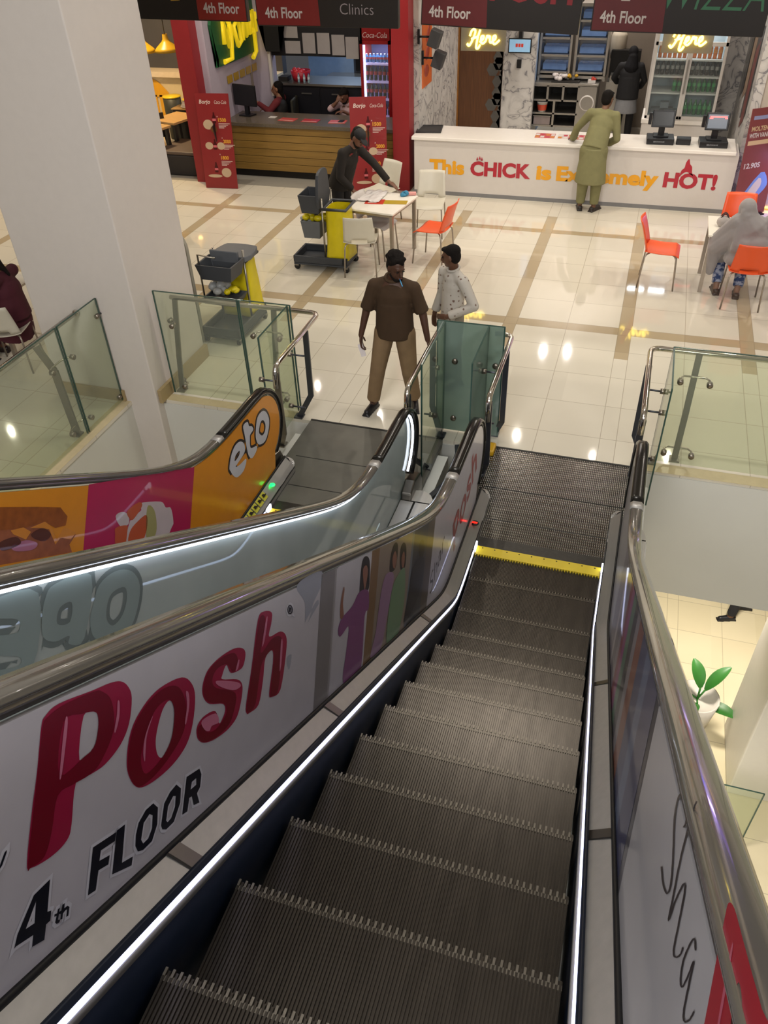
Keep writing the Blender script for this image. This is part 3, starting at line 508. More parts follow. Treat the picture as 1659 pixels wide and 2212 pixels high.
items=[([strip(2.864,3.0)],pm('grey','#8b8788'),1,0),([strip(2.864,2.846)],pm('greyd','#a5a2a6'),1,0),([strip(2.421,2.84)],pm('paper','#cfcdd6'),1,0),([strip(2.308,2.421)],pm('tan','#8a6a45'),1,0),
 ([strip(1.727,2.308)],pm('beige','#9a8b7c'),1,0),([strip(1.686,1.727)],pm('steel','#707c88'),1,0),([strip(1.367,1.686)],pm('night','#3d4149'),1,0),([strip(1.2,1.367)],pm('umber','#5b5048'),1,0),
 (SM('flowers'),pm('flower','#a9adbb'),1,0)]
dark=pm('hair','#1c1514'); skin=pm('skin','#9c6a55')
for n_,c in (('w1','#8c4a86'),('w2','#a884a8'),('w3','#7fa37c'),('w4','#1f2230')):
    items+= [(SM(n_+'_hair'),dark,2,0),(SM(n_+'_dress'),pm(n_,c),3,0)]
    if n_+'_face' in DECALS: items.append((SM(n_+'_face'),skin,3,0))
items.append((SM('w1_arm'),skin,3,0))
printed('print_dress_advert',e1,items,-.6)
def panel_text(txt,ms,root,name,lat,s0,z0,size,ang,shear,bold,flip=1,lev=2,stretch=1.):
    ca,sa=math.cos(ang),math.sin(ang); mb=MB()
    for k,(m,bd) in enumerate(ms):
        sg=1 if lat>0 else -1; l=lat-sg*.0006*(lev+k) if abs(lat)<.61 else lat+sg*.0006*(lev+k)
        def mp(u,v,l=l): u*=size*stretch;v*=size; return (l,-(s0-flip*(u*ca-v*sa)),z0+u*sa+v*ca)
        add_vf(mb,text_mesh(txt,mp,bold=bold+bd,shear=shear),k)
    return mb.obj(name,[m for m,_ in ms],root)
ang=-math.atan(T)
panel_text('Posh',[(pm('red_faded','#a5393f'),0)],e1,'print_far_lettering',-.6,.42,.30,.44,.30,.12,.02)
panel_text('Shar',[(dark,0)],e1,'print_far_script',-.6,1.12,.52,.24,.25,.3,-.012)
# right panel of the near escalator
mb=MB()
for p in DECALS['sha']:
    for i in range(0,len(p)-2,2):
        f=mb.b.faces.new([mb.b.verts.new((.5986-.0001*(i%4),-u,v)) for u,v in (p[i],p[i+1],p[i+3],p[i+2])])
mb.obj('print_script_lettering',pm('ink_script','#2a2224'),e1)
printed('print_lettering_opposite',e1,[(SM('posh_r'),pm('red','#9d2431'),2,0),(SM('posh_r_hi'),pm('pink2','#b5586c'),3,0)],.6)
def strip_r(a0,a1): return [(a0,z_pb(a0)+.012),(a1,z_pb(a1)+.012)]+[(u,zl(u,.47,.985,.13)-.046) for u in (a1-.25,a0-.25)]
it=[]
for a,b,c in ((1.05,3.62,'#57565e'),(1.1,1.5,'#7d7684'),(1.5,1.62,'#b5adb0'),(1.62,1.85,'#6b6470'),(1.85,2.0,'#8f8690'),(2.0,2.14,'#8a3446'),(2.14,2.28,'#98447c'),(2.28,2.45,'#5b7c66'),(2.45,2.62,'#3d3b40'),(2.62,2.75,'#8b8489'),(2.75,2.95,'#84503f'),(2.95,3.15,'#434766'),(3.15,3.3,'#5f6a86'),(3.3,3.55,'#3f4262')):
    q=strip_r(a,b)
    if b-a>1: n=10; q=[(a+(b-a)*i/n,z_pb(a+(b-a)*i/n)+.012) for i in range(n+1)]+[(a-.25+(b-a)*i/n,zl(a-.25+(b-a)*i/n,.47,.985,.13)-.046) for i in range(n,-1,-1)]
    it.append(([q],pm('r%d'%int(a*100+b),c),0 if b-a>1 else 1,0))
printed('print_advert_opposite',e1,it,.6)
# far escalator, orange panel
def slab(a0,a1,b0,b1): return [(a0,z_pb(a0)+.012),(a1,z_pb(a1)+.012),(b1,zl(b1,.47,.985,.13)-.046),(b0,zl(b0,.47,.985,.13)-.046)]
brown=pm('brown','#5a2a16'); org=pm('chicken','#c4582f')
printed('print_food_advert',e2,[([slab(1.12,2.17,.80,1.85)],pm('magenta','#b81e55'),1,0),(RAW('filling'),mat('print_meat','#9c5a3a',.3,noise=.3,nscale=14),1,0),(RAW('bun'),mat('print_bun','#96521f',.3,noise=.28,nscale=20),2,0),(RAW('cheese'),pm('cheese','#d98b2f'),3,0),(SM('onion'),pm('onion','#b3708c'),3,0),(SM('darkmeat'),brown,3,0),
  (SM('wrap_white'),pm('wrap','#cdbfc2'),2,0),(SM('wrap_chicken'),org,3,0),(SM('wrap_green'),pm('lettuce','#a9a36a'),3,0),
  (SM('eto'),pm('outline','#2a1a16'),2,.022),(SM('eto'),pm('lettergrey','#cfcfd6'),4,0)],-.6)
# shadow print of the outer advert seen through the far escalator's glass (mirrored letters)
printed('print_reverse_lettering',e2,[(SM('ghost'),pm('ghost_edge','#74807f'),1,.02),(SM('ghost'),pm('ghost','#93a3a1'),2,0)],.613)
# deck details: indicator lamps, safety pictograms
mb=MB(); mb.lathe([(0,.006),(.030,.006),(.034,0)],(-.553,.18,z_led(-.18)+.085),16); l=mb.obj('indicator_housing',M_black,e1,rot=None)
mb=MB(); mb.box((-.553,.18,z_led(-.18)+.093),(.040,.014,.006)); mb.obj('stop_indicator',mat('red_lamp','#ff3030',.3,emit=5,ecol='#ff1408',noise=0),e1)
mb=MB(); mb.lathe([(0,.004),(.026,.004),(.028,0)],(-.553,.22,z_led(-.22)+.085),16); mb.obj('go_indicator',mat('green_lamp','#20ff60',.3,emit=4,ecol='#10ff50',noise=0),e2)
mb=MB()
for i in range(7):
    a=-.08+.085*i
    f=[(-.531,-a,z_led(a)+.055),(-.531,-a-.072,z_led(a+.072)+.055),(-.578,-a-.072,z_pb(a+.072)-.005),(-.578,-a,z_pb(a)-.005)]
    ff=mb.b.faces.new([mb.b.verts.new(V(p)+V((0,0,.012))) for p in f])
    cx=V((-.556,-a-.036,(z_led(a)+z_pb(a))/2+.048)); mb.box(cx,(.022,.028,.006),None,1); mb.box(cx+V((.012,0,0)),(.008,.05,.006),None,1)
mb.obj('safety_sticker',[pm('sticker','#b8b43a'),M_black],e2)
# ------------------------------------------------------------------ helpers for furniture-like boxes
def B(name,a,b,m,parent=None,bevel=0):
    mb=MB(); mb.b2(a,b); return mb.obj(name,m,parent,bevel)
def T_(name,a,b,m,label,cat,group=None,bevel=0): return tag(B(name,a,b,m,None,bevel),label,cat,group)
def quad(mb,pts,mi=0):
    f=mb.b.faces.new([mb.b.verts.new(V(p)) for p in pts]); f.material_index=mi
def fit_text(mb,txt,x0,x1,y,z,h,mi=0,bold=.03,shear=0,front=-1,dz=0.,depth=.0):
    """text on a wall facing -y, from x0 to x1, cap height h, baseline z rising by dz"""
    vs,fs=text_mesh(txt,lambda u,v:(u,0,v),bold=bold,shear=shear); a=min(v.x for v in vs);b=max(v.x for v in vs); k=(x1-x0)/(b-a); hh=h/.70
    mpd=lambda d:[V((x0+(v.x-a)*k,y+d,z+v.z*hh+dz*(v.x-a)/(b-a))) for v in vs]
    add_vf(mb,(mpd(0),fs),mi)
# ================= chicken counter shop
M_cw=mat('counter_white','#d3ccc6',.35,noise=.02); M_ct=mat('counter_top','#efe9e2',.25,noise=.02)
M_kick=mat('kick_grey','#7d7c7d',.4,noise=.05)
c=thing('service_counter','long white service counter of the chicken shop with printed slogan','counter',(0,0,0))
B('body',(-3.70,13.39,.06),(1.29,14.05,.85),M_cw,c); B('kick_plate',(-3.72,13.385,0),(1.30,14.04,.06),M_kick,c); B('worktop',(-3.74,13.36,.85),(1.24,14.12,.90),M_ct,c,.008)
mb=MB(); P_y=pm('slogan_yellow','#eaa31c'); P_r=pm('slogan_red','#b02839'); y=13.386; z=.352;h=.205
for t,a,b,mi in (('This',-3.44,-2.85,0),('CHICK',-2.75,-1.765,1),('is',-1.672,-1.43,0),('Extremely',-1.352,.208,0),('HOT!',.285,1.06,1)):
    fit_text(mb,t,a,b,y,z-(.0 if t!='Extremely' else 0),h,mi,.045)
for px,pz in ((-2.64,.585),(-2.60,.60),(-2.565,.585)): mb.lathe([(0,.0),(.018,.0),(0,.05)],(px,y,pz),8,1)
fl=smooth_closed([(.50,.50),(.52,.60),(.555,.64),(.565,.72),(.60,.77),(.625,.70),(.66,.66),(.675,.58),(.70,.53),(.66,.55),(.60,.585),(.54,.55)],4)
add_vf(mb,curve_mesh([fl],lambda u,v:(u,y,v)),1); mb.obj('lettering',[P_y,P_r],c)
def marble():
    m=mat('marble','#c9c5c1',.3,noise=.03); N,L,b=nodes(m)
    tc=N.new('ShaderNodeTexCoord'); mp=N.new('ShaderNodeMapping'); mp.inputs['Rotation'].default_value=(.4,.3,.5); L.new(tc.outputs['Object'],mp.inputs[0])
    nz=N.new('ShaderNodeTexNoise'); nz.inputs['Scale'].default_value=2.6; nz.inputs['Detail'].default_value=9; nz.inputs['Distortion'].default_value=1.6; L.new(mp.outputs[0],nz.inputs['Vector'])
    cr=N.new('ShaderNodeValToRGB'); e=cr.color_ramp.elements
    e[0].position=.38; e[0].color=hx('#c9c5c1'); e[1].position=.62; e[1].color=hx('#d0ccc8')
    for p_,c_ in ((.47,'#c2beba'),(.5,'#77757a'),(.53,'#bdb9b6')): q=e.new(p_); q.color=hx(c_)
    L.new(nz.outputs['Fac'],cr.inputs[0]); L.new(cr.outputs[0],b.inputs['Base Color']); return m
M_marb=marble()
M_ltile=mat('shop_wall_cream','#d8cdbb',.6,noise=.02)
struct(B('wall_chicken_side',(-3.88,13.76,0),(-3.72,16.7,4.05),M_marb))
struct(B('wall_chicken_back',(-2.86,16.6,0),(-2.27,16.75,4.05),M_marb)); struct(B('wall_chicken_pillar',(-.22,16.5,0),(-.04,16.9,4.05),M_cw))
struct(B('wall_chicken_corner',(-.04,16.5,0),(1.31,16.7,4.05),M_marb)); struct(B('wall_chicken_end',(1.31,13.75,0),(1.44,16.7,4.05),M_marb))
M_wood=mat('walnut_panel','#5d3a20',.45,noise=.35,nscale=5,stretch=(9,1,.5))
M_hex=mat('hexagon_tile_grey','#56534f',.4,noise=.1)
wp=struct(B('wall_panel_walnut',(-3.72,16.58,0),(-2.86,16.7,4.05),M_wood))
mb=MB()
for i in range(15):
    for j in range(3):
        cx=-2.93-.0+.115*j-.115*((i*7)%3==0); cz=.1+.2*i+(.1 if j%2 else 0); r=.118
        mb.prism([(cx+r*math.cos(PI/3*k),cz+r*math.sin(PI/3*k)) for k in range(6)],lambda u,v,t:(min(u,-2.862),16.578-.006*t,v))
struct(mb.obj('wall_panel_hexagons',M_hex))
struct(B('trim_3',(-3.72,16.56,0),(-3.69,16.6,4.05),mat('brass_trim','#a5713a',.4,metal=.7)))
# kitchen recess
M_blue=mat('kitchen_blue','#8fa9cf',.5,noise=.03); M_kb=mat('kitchen_wall','#8a7d70',.6,noise=.1,nscale=3)
struct(B('wall_kitchen_left',(-2.40,16.75,0),(-2.30,18.4,4.05),M_blue)); struct(B('wall_kitchen_back',(-2.4,18.3,0),(1.2,18.45,4.05),M_kb))
M_ss=mat('stainless','#a8a49e',.3,metal=.9,noise=.06,nscale=4); M_dark=mat('dark_cavity','#1d1a18',.6,noise=.1)
k=thing('pass_counter','stainless kitchen counter with open pigeonholes behind the long white counter','counter',(-1.72,17.2,0))
B('worktop',(-.62,-.32,1.01),(.62,.4,1.05),M_ss,k,.006)
mb=MB(); x0,x1=-.6,.28; zs=[.28,.5,.73,.98]
for z in zs: mb.b2((x0,-.3,z),(x1,.35,z+.03))
mb.b2((x0,.33,.25),(x1,.36,1.0)); mb.b2((x0,-.3,.0),(x0+.03,.35,1.0)); mb.b2((x1-.03,-.3,.0),(x1,.35,1.0))
for z0,z1,xs in ((.73,1.0,(-.31,-.02)),(.5,.73,(-.17,)),(.28,.5,(-.17,))):
    for x in xs: mb.b2((x-.02,-.3,z0),(x+.02,.35,z1))
mb.obj('pigeonhole_frame',M_ss,k); B('back_lining',(x0+.03,.30,.3),(x1-.03,.33,.98),M_dark,k)
mb=MB(); mb.b2((x1,-.3,0),(.6,.35,1.0)); mb.obj('side_panel',M_ss,k)
mb=MB(); Q=Matrix.Rotation(PI/2,3,'X'); mb.lathe([(.115,-.01),(.135,.0),(.135,.02),(.115,.02)],(.44,-.3,.72),24,0,Q); mb.lathe([(0,.012),(.115,.012)],(.44,-.3,.72),24,1,Q); mb.obj('waste_chute',[M_cw,M_ss],k)
def tray_case(x,label):
    t=thing('warming_cabinet',label,'cabinet',(x,17.35,1.05),0,'warming cabinets over the kitchen counter')
    mb=MB(); mb.b2((-.30,-.25,.08),(-.26,.25,1.25)); mb.b2((.26,-.25,.08),(.30,.25,1.25)); mb.b2((-.3,-.25,.04),(.3,.25,.09)); mb.b2((-.3,.22,.05),(.3,.25,1.25)); mb.b2((-.3,-.25,1.2),(.3,.25,1.25))
    for q in(-.28,.28): mb.b2((q-.02,-.23,0),(q+.02,-.19,.08))
    mb.obj('case',M_ss,t)
    for i in range(4): mb=MB(); z=.12+.28*i; mb.b2((-.25,-.26,z),(.25,-.2,z+.035)); mb.b2((-.25,-.2,z),(.25,.2,z+.01)); mb.obj('shelf',M_ss,t)
    for i in range(4):
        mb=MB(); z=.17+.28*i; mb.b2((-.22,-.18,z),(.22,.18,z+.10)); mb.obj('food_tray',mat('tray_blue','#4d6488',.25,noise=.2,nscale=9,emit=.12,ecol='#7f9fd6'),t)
    return t
tray_case(-1.98,'left one of two stainless warming cabinets with trays over the kitchen counter')
tray_case(-1.32,'right one of two stainless warming cabinets with trays, nearer the woman in black')
def crumple(mb,c,r,n,mi=0,seed=1):
    rnd=random.Random(seed)
    for i in range(n): mb.ell((c[0]+rnd.uniform(-r,r),c[1]+rnd.uniform(-r,r)*.6,c[2]+rnd.uniform(0,r*.5)),(r*rnd.uniform(.3,.6),r*.4,r*rnd.uniform(.25,.45)),None,8,5,mi)
t=thing('food_tray','dark tray of wrapped food standing on the stainless kitchen counter','tray',(-1.72,17.05,1.05)); B('tray_base',(-.26,-.16,0),(.26,.16,.02),M_dark,t,.004)
mb=MB(); crumple(mb,(-.1,0,.04),.13,7); mb.obj('wrapping',mat('wrap_paper','#d8cfcb',.6),t); mb=MB(); crumple(mb,(.1,.02,.06),.08,4,seed=3); mb.obj('food',mat('food_yellow','#c99a2a',.5,noise=.3,nscale=20),t)
t=thing('snack_box','small red and white snack box on the kitchen counter','box',(-1.24,17.0,1.05)); B('carton',(-.07,-.06,0),(.07,.06,.05),M_cw,t); mb=MB(); crumple(mb,(0,0,.05),.06,4,seed=5); mb.obj('food',mat('food_red','#b23a2a',.5,noise=.2),t)
def bucket(x,y,z,lab):
    t=thing('chicken_bucket',lab,'bucket',(x,y,z)); mb=MB(); mb.lathe([(0,0),(.075,0),(.1,.17),(.104,.17),(.104,.178),(.096,.178)],(0,0,0),20); mb.obj('tub',mat('bucket_card','#d6cfc6',.5,noise=.04),t)
    mb=MB(); mb.lathe([(.0815,.03),(.0985,.13)],(0,0,0),20); mb.obj('print_band',pm('bucket_red','#c2452a'),t)
bucket(-2.12,16.98,.53,'red and white paper bucket in a pigeonhole of the kitchen counter')
t=thing('storage_tub','clear plastic tub of food in the lowest pigeonhole','tub',(-2.1,17.0,.31)); B('tub',(-.16,-.1,0),(.16,.14,.15),mat('frosted_plastic','#8c7f7d',.3,noise=.1),t,.01); B('lid',(-.17,-.11,.15),(.17,.15,.165),M_ss,t)
t=thing('fryer_unit','dark metal frying unit beside the woman in black','fryer',(-.80,17.75,0)); B('body',(-.2,-.3,0),(.35,.3,.98),M_ss,t); B('back_hood',(-.2,.1,.98),(.35,.3,1.45),M_dark,t); B('basket',(-.15,-.25,.98),(.1,.05,1.08),M_ss,t); B('handle',(-.05,-.42,1.06),(-.02,-.25,1.09),M_cw,t)
t=thing('paper_roll','large white roll hanging on the kitchen wall','roll',(-.9,18.1,1.5)); mb=MB(); mb.lathe([(0,-.22),(.13,-.22),(.15,-.1),(.15,.16),(.12,.22),(0,.22)],(0,0,0),20); mb.obj('roll',mat('paper_cream','#b8ab98',.7),t); B('bracket',(-.02,-.02,-.3),(.02,.2,.3),M_dark,t)
# ---- drinks fridge
def bottle_mesh(cap,drink,labelc,h=.22,r=.032):
    mb=MB(); mb.lathe([(0,0),(r*.9,0),(r,.01),(r,.38*h)],(0,0,0),10,0); mb.lathe([(r*1.01,.38*h),(r*1.01,.62*h)],(0,0,0),10,1); mb.lathe([(r,.62*h),(r*.95,.7*h),(r*.42,.88*h),(r*.4,.93*h)],(0,0,0),10,0); mb.lathe([(r*.45,.93*h),(r*.45,h),(0,h)],(0,0,0),10,2)
    return mb.mesh('drink_bottle',[mat('drink_'+drink[1:],drink,.12,noise=.1,coat=.5),mat('lab_'+labelc[1:],labelc,.5),mat('cap_'+cap[1:],cap,.4)])
BM={}
def bottle(kind,loc,label,group,sc=1.):
    defs={'orange':('#d2691e','#c8641a','#d9822b'),'cola':('#7d1a1a','#1b0d0b','#a12a2a'),'green':('#1f7a35','#1c6b32','#3b9650'),'water':('#2b4d8c','#8fa9b5','#cfd8df'),'dark':('#222222','#241a17','#8f8a85'),'can':('#b5b5b5','#27507a','#8c2f3a')}
    if kind not in BM: BM[kind]=bottle_mesh(*defs[kind],h=.22 if kind!='can' else .13)
    o=bpy.data.objects.new('drink_can' if kind=='can' else 'drink_bottle',BM[kind]); COL.objects.link(o); o.location=loc; o.scale=(sc,sc,sc); return tag(o,label,'can' if kind=='can' else 'bottle',group)
fx0,fx1,fy=-.18,.95,15.6
f=thing('drinks_fridge','white double-door glass fridge behind the tills of the chicken shop','fridge',(0,0,0))
M_fw=mat('fridge_white','#cfcac4',.35,noise=.02); M_fi=mat('fridge_inside','#a9b4b8',.5,noise=.03)
mb=MB(); mb.b2((fx0,fy+.06,.80),(fx0+.04,fy+.66,2.5)); mb.b2((fx1-.04,fy+.06,.8),(fx1,fy+.66,2.5)); mb.b2((fx0,fy+.62,.8),(fx1,fy+.66,2.5)); mb.b2((fx0,fy+.06,.8),(fx1,fy+.66,.84)); mb.b2((fx0,fy+.06,2.45),(fx1,fy+.66,2.5)); mb.obj('cabinet',M_fi,f)
xm=(fx0+fx1)/2
for a,b in ((fx0,xm),(xm,fx1)):
    mb=MB(); w_=.045
    mb.b2((a,fy,.80),(a+w_,fy+.05,2.5)); mb.b2((b-w_,fy,.8),(b,fy+.05,2.5)); mb.b2((a,fy,.8),(b,fy+.05,.85)); mb.b2((a,fy,1.90),(b,fy+.05,1.96)); mb.b2((a,fy,2.42),(b,fy+.05,2.5)); d=mb.obj('door',M_fw,f,.004)
    B('pane',(a+w_,fy+.02,.85),(b-w_,fy+.026,1.9),MATS.get('fridge_glass') or thin_glass('fridge_glass','#f4f8f8',.04),d); B('handle',((b-.012 if a==fx0 else a+.0),fy-.03,1.2),((b if a==fx0 else a+.012),fy,1.7),M_ss,d)
for z in (1.17,1.42,1.67): B('shelf',(fx0+.04,fy+.08,z),(fx1-.04,fy+.6,z+.025),M_fw,f)
t=thing('fridge_plinth','low white cabinet carrying the double-door drinks fridge','cabinet',(0,0,0)); B('carcass',(fx0-.02,fy-.05,0),(fx1+.02,fy+.7,.74),M_cw,t); B('worktop',(fx0-.04,fy-.08,.74),(fx1+.04,fy+.72,.80),M_ct,t)
gi=0
rnd=random.Random(4)
for z,kinds,rng,gr in ((1.695,'orange',(0,13),'orange bottles on the top fridge shelf'),(1.445,'dark',(0,13),'dark bottles on the second fridge shelf'),(1.195,'green',(4,13),'green bottles on the third fridge shelf'),(.84,'green',(7,13),'green bottles at the fridge bottom')):
    for i in range(*rng):
        x=fx0+.09+.079*i
        bottle(kinds,(x,fy+.2+rnd.uniform(0,.03),z),gr.replace('bottles','bottle',1)+' of the white double-door fridge',gr,1. if z>.9 else 1.05)
for x,z,c_ in ((-.02,.84,'#4a4d52'),(.2,.84,'#3a3c40'),(.12,.93,'#6a6f75')): T_('carton',(x-.07,fy+.2,z),(x+.07,fy+.35,z+.085),mat('carton_'+c_[1:],c_,.6),'dark carton at the bottom left of the double-door fridge','box','cartons in the double-door fridge')
area('fridge_lamp',(xm,fy+.3,2.4),9,.7,(.86,.95,1),shape='RECTANGLE',sy=.1)
# ---- tills
M_bp=mat('black_plastic','#17171a',.35,noise=.1)
def till(x,y,label,lit,rz):
    t=thing('till',label,'till',(x,y,.90),rz)
    B('cash_drawer',(-.2,-.15,0),(.2,.18,.085),M_bp,t,.006); mb=MB(); fit_text(mb,'BROWAVE',-.10,.06,-.1515,.035,.018,0,.02); mb.obj('maker_mark',pm('mark_grey','#8d8f94'),t)
    B('base',(-.11,-.06,.085),(.11,.14,.105),M_bp,t,.005); B('stand',(-.045,0,.1),(.045,.05,.26),M_bp,t,.006)
    R_=Euler((-.22,0,0)); mb=MB(); mb.box((0,-.02,.34),(.33,.035,.24),R_); sc=mb.obj('monitor',M_bp,t,.008)
    mb=MB(); mb.box((0,-.0385,.344),(.27,.003,.185),R_); mb.obj('screen',mat('screen_lit','#27303a',.2,emit=.25,ecol='#3a4a66') if lit else mat('screen_off','#2b2b2b',.2),sc)
    if lit:
        mb=MB()
        for cx,cz,w_,h_ in ((-.0,.41,.24,.018),(-.1,.39,.05,.015),(-.04,.29,.1,.035),(.08,.31,.04,.04),(.11,.39,.04,.01)): mb.box((cx,-.0415-(.344-cz)*.22*-1+0.0,cz),(w_,.003,h_),R_)
        mb.obj('screen_picture',mat('screen_red','#ff6a6a',.3,emit=2.2,ecol='#ff5a5a',noise=0),sc)
    B('card_reader',(-.215,-.05,.26),(-.17,.02,.42),M_bp,t,.004); return t
till(.13,13.72,'left till on the white counter with a blank screen',False,.06); till(.90,13.68,'right till on the white counter with a lit red screen',True,.06)
T_('receipt_printer',(.37,13.62,.90),(.58,13.78,.99),M_bp,'small black receipt printer between the two tills','printer',None,.01)
t=thing('serving_tray','empty black tray lying at the end of the white counter','tray',(-3.55,13.82,.90),.15); mb=MB(); mb.b2((-.2,-.22,0),(.2,.22,.012)); mb.obj('tray_base',mat('tray_black','#2b2a2c',.45),t,.005)
mb=MB(); mb.tube([(-.2,-.22,.012),(.2,-.22,.012),(.2,.22,.012),(-.2,.22,.012)],.012,8,closed=True); mb.obj('rim',mat('tray_black','#2b2a2c',.45),t)
for i,(x,c_,l) in enumerate(((-1.63,'#c95a50','menu card with red and orange dishes on the white counter'),(-1.27,'#d9c9c6','pale menu card beside the red one on the white counter'),(-1.02,'#cf8f88','menu card under the left hand of the man in olive'))):
    t=thing('menu_card',l,'menu',(x,13.78,.90),.02); B('card',(-.155,-.13,0),(.155,.13,.004),pm('menu%d'%i,c_),t)
    mb=MB(); rnd=random.Random(i)
    for q in range(8): xx=-.12+.08*(q%4); yy=-.07+.12*(q//4); quad(mb,[(xx-.03,yy-.05,.0045),(xx+.03,yy-.05,.0045),(xx+.03,yy+.05,.0045),(xx-.03,yy+.05,.0045)],q%3)
    mb.obj('dish_pictures',[pm('dish1','#d88a3a'),pm('dish2','#e6dcd6'),pm('dish3','#c63d4f')],t)
# ---- things on the side wall and hanging
t=thing('wall_poster','tall orange poster on the marble side wall','poster',(-3.72,14.25,1.9)); B('board',(0,-.29,-.42),(.015,.29,.6),pm('poster_orange','#d9692b'),t); mb=MB()
for i in range(3): mb.ell((.016,-.05+.05*i,-.2+.25*i),(.004,.16,.09),Euler((.4*i,0,0)),10,6)
mb.obj('food_picture',pm('poster_food','#a8402a'),t)
def wall_lamp(y,z,label):
    t=thing('wall_spotlight',label,'lamp',(-3.72,y,z),0,None); B('bracket',(0,-.02,-.1),(.03,.02,.1),M_bp,t); mb=MB(); mb.tube([(.02,0,0),(.2,0,.0)],.015,8); mb.obj('arm',M_bp,t)
    mb=MB(); mb.box((.28,0,-.02),(.17,.18,.24),Euler((0,.35,0))); mb.obj('head',mat('lamp_grey','#3b3b3e',.4),t,.01); return t
wall_lamp(13.95,1.93,'lower dark spotlight on an arm over the end of the white counter'); wall_lamp(13.7,2.26,'upper dark spotlight on the marble side wall')
M_neon=mat('neon_yellow','#fff3a0',.4,emit=7,ecol='#ffdf52',noise=0)
def here(x,y,z,w_,label):
    t=thing('neon_sign',label,'sign',(x,y,z)); B('acrylic_board',(-w_*.72,.01,-.08),(w_*.72,.018,.5),thin_glass('acrylic_%d'%int(x*10),'#b0a898',.35),t)
    H=[[(-.46,.02),(-.5,.05),(-.42,-.02),(-.3,.16),(-.2,.42),(-.24,.52),(-.34,.46),(-.4,.3)],[(-.34,.2),(-.1,.28)],[(-.02,.5),(-.1,.25),(-.15,-.06),(-.08,-.1),(0,.02)],[(-.02,.1),(.1,.2),(.12,.3),(.04,.28),(.02,.12),(.1,.06),(.2,.14)],[(.2,.14),(.26,.32),(.3,.26),(.36,.3),(.36,.12),(.44,.1)],[(.44,.12),(.56,.22),(.56,.32),(.48,.28),(.47,.12),(.56,.05),(.72,.18)]]
    mb=MB(); k=w_*.85
    for st in H:
        P_=[V(p) for p in st]; Q_=[]
        if len(P_)>2:
            R=[2*P_[0]-P_[1]]+P_+[2*P_[-1]-P_[-2]]
            for i in range(1,len(R)-2):
                for tt in (0,.25,.5,.75): a,b,c,d=R[i-1:i+3]; Q_.append(.5*((2*b)+(-a+c)*tt+(2*a-5*b+4*c-d)*tt*tt+(-a+3*b-3*c+d)*tt**3))
            Q_.append(P_[-1])
        else: Q_=P_
        mb.tube([((q.x-.1)*k,-.012,q.y*k) for q in Q_],.016,8)
    mb.obj('neon_tube',M_neon,t)
    mb=MB(); [mb.tube([(q,.014,.5),(q,.014,4.05-z)],.004,6) for q in(-w_*.6,w_*.6)]; mb.obj('hanging_wire',M_ss,t); return t
here(-2.69,13.7,2.16,.48,'glowing yellow script sign hanging before the walnut panel'); here(.27,13.7,2.19,.48,'glowing yellow script sign hanging before the double-door fridge')
t=thing('order_screen','small tablet screen on the marble pier of the chicken shop','screen',(-2.55,16.45,1.72)); mb=MB(); mb.box((0,0,0),(.42,.03,.24)); mb.obj('case',M_bp,t,.008); mb=MB(); mb.b2((-.19,-.018,-.10),(.19,-.0155,.10)); mb.obj('screen',mat('tablet_blue','#7fa3bd',.3,emit=.5,ecol='#8fb7d6',noise=.2,nscale=6),t); mb=MB()
for i in range(3): mb.b2((-.075+.05*i,-.020,-.02),(-.035+.05*i,-.0185,.035))
mb.obj('screen_icons',mat('icon_red','#c0392b',.4,emit=.3),t); B('mount',(-.03,.01,.1),(.03,.14,.26),M_bp,t)
T_('card_scanner',(-2.60,16.54,1.34),(-2.52,16.6,1.48),M_bp,'small black device on the marble pier under the tablet','device',None,.006)
mb=MB(); xs=1.304
for i,(y0,y1,z0,z1,c_) in enumerate(((14.2,15.0,1.0,2.4,1),(14.35,14.8,.9,2.2,0),(14.9,15.4,1.2,2.5,2),(15.5,15.9,1.1,2.3,1))): quad(mb,[(xs-.001*i,y0,z0+.2),(xs-.001*i,y1,z0),(xs-.001*i,y1,z1-.2),(xs-.001*i,y0,z1)],c_)
tag(mb.obj('wall_mural',[pm('mural_red','#7c2f28'),pm('mural_dark','#3a3638'),pm('mural_tan','#9a7c62')]),'dark and red abstract wall graphic at the right end of the chicken shop','mural')
struct(B('wall_between_shops',(1.44,13.95,0),(2.3,14.2,4.05),M_ltile))
# ================= shop at the far right
t=thing('dessert_counter','pale lilac counter with glowing blue letters at the picture edge','counter',(0,0,0))
B('front',(1.50,13.72,.05),(4,14.2,.64),mat('lilac_front','#bfb0c4',.4,noise=.03),t); mb=MB()
for i in range(5): mb.b2((1.52,13.74,.70+.06*i),(4,13.76,.715+.06*i))
mb.obj('glow_line',mat('purple_led','#c9a8ff',.4,emit=2.6,ecol='#a77bff',noise=0),t); B('glass_case',(1.5,13.78,.64),(4,14.2,1.05),mat('lilac_glass','#8f86b8',.2,noise=.1),t)
mb=MB(); fit_text(mb,'MAX',1.64,2.28,13.70,.36,.15,0,.05); mb.obj('letter_sign',mat('blue_neon','#1238ff',.4,emit=4.5,ecol='#0b2cff',noise=0),t)
B('plinth_light',(1.50,13.70,.02),(4,13.72,.05),mat('plinth_glow','#ffd27a',.4,emit=3.5,ecol='#ffc45a',noise=0),t)
area('violet_glow',(2.3,13.5,.75),10,.8,(.62,.45,1),aim=(2.0,12.2,0),shape='RECTANGLE',sy=.2)
t=thing('standee','tall maroon advert banner leaning beside the end of the white counter','banner',(1.33,13.25,0),.62)
M_sb=pm('banner_maroon','#7d3c3c'); mb=MB(); mb.box((.30,.0,.76),(.60,.012,1.5),Euler((-.05,0,0))); mb.obj('board',M_sb,t)
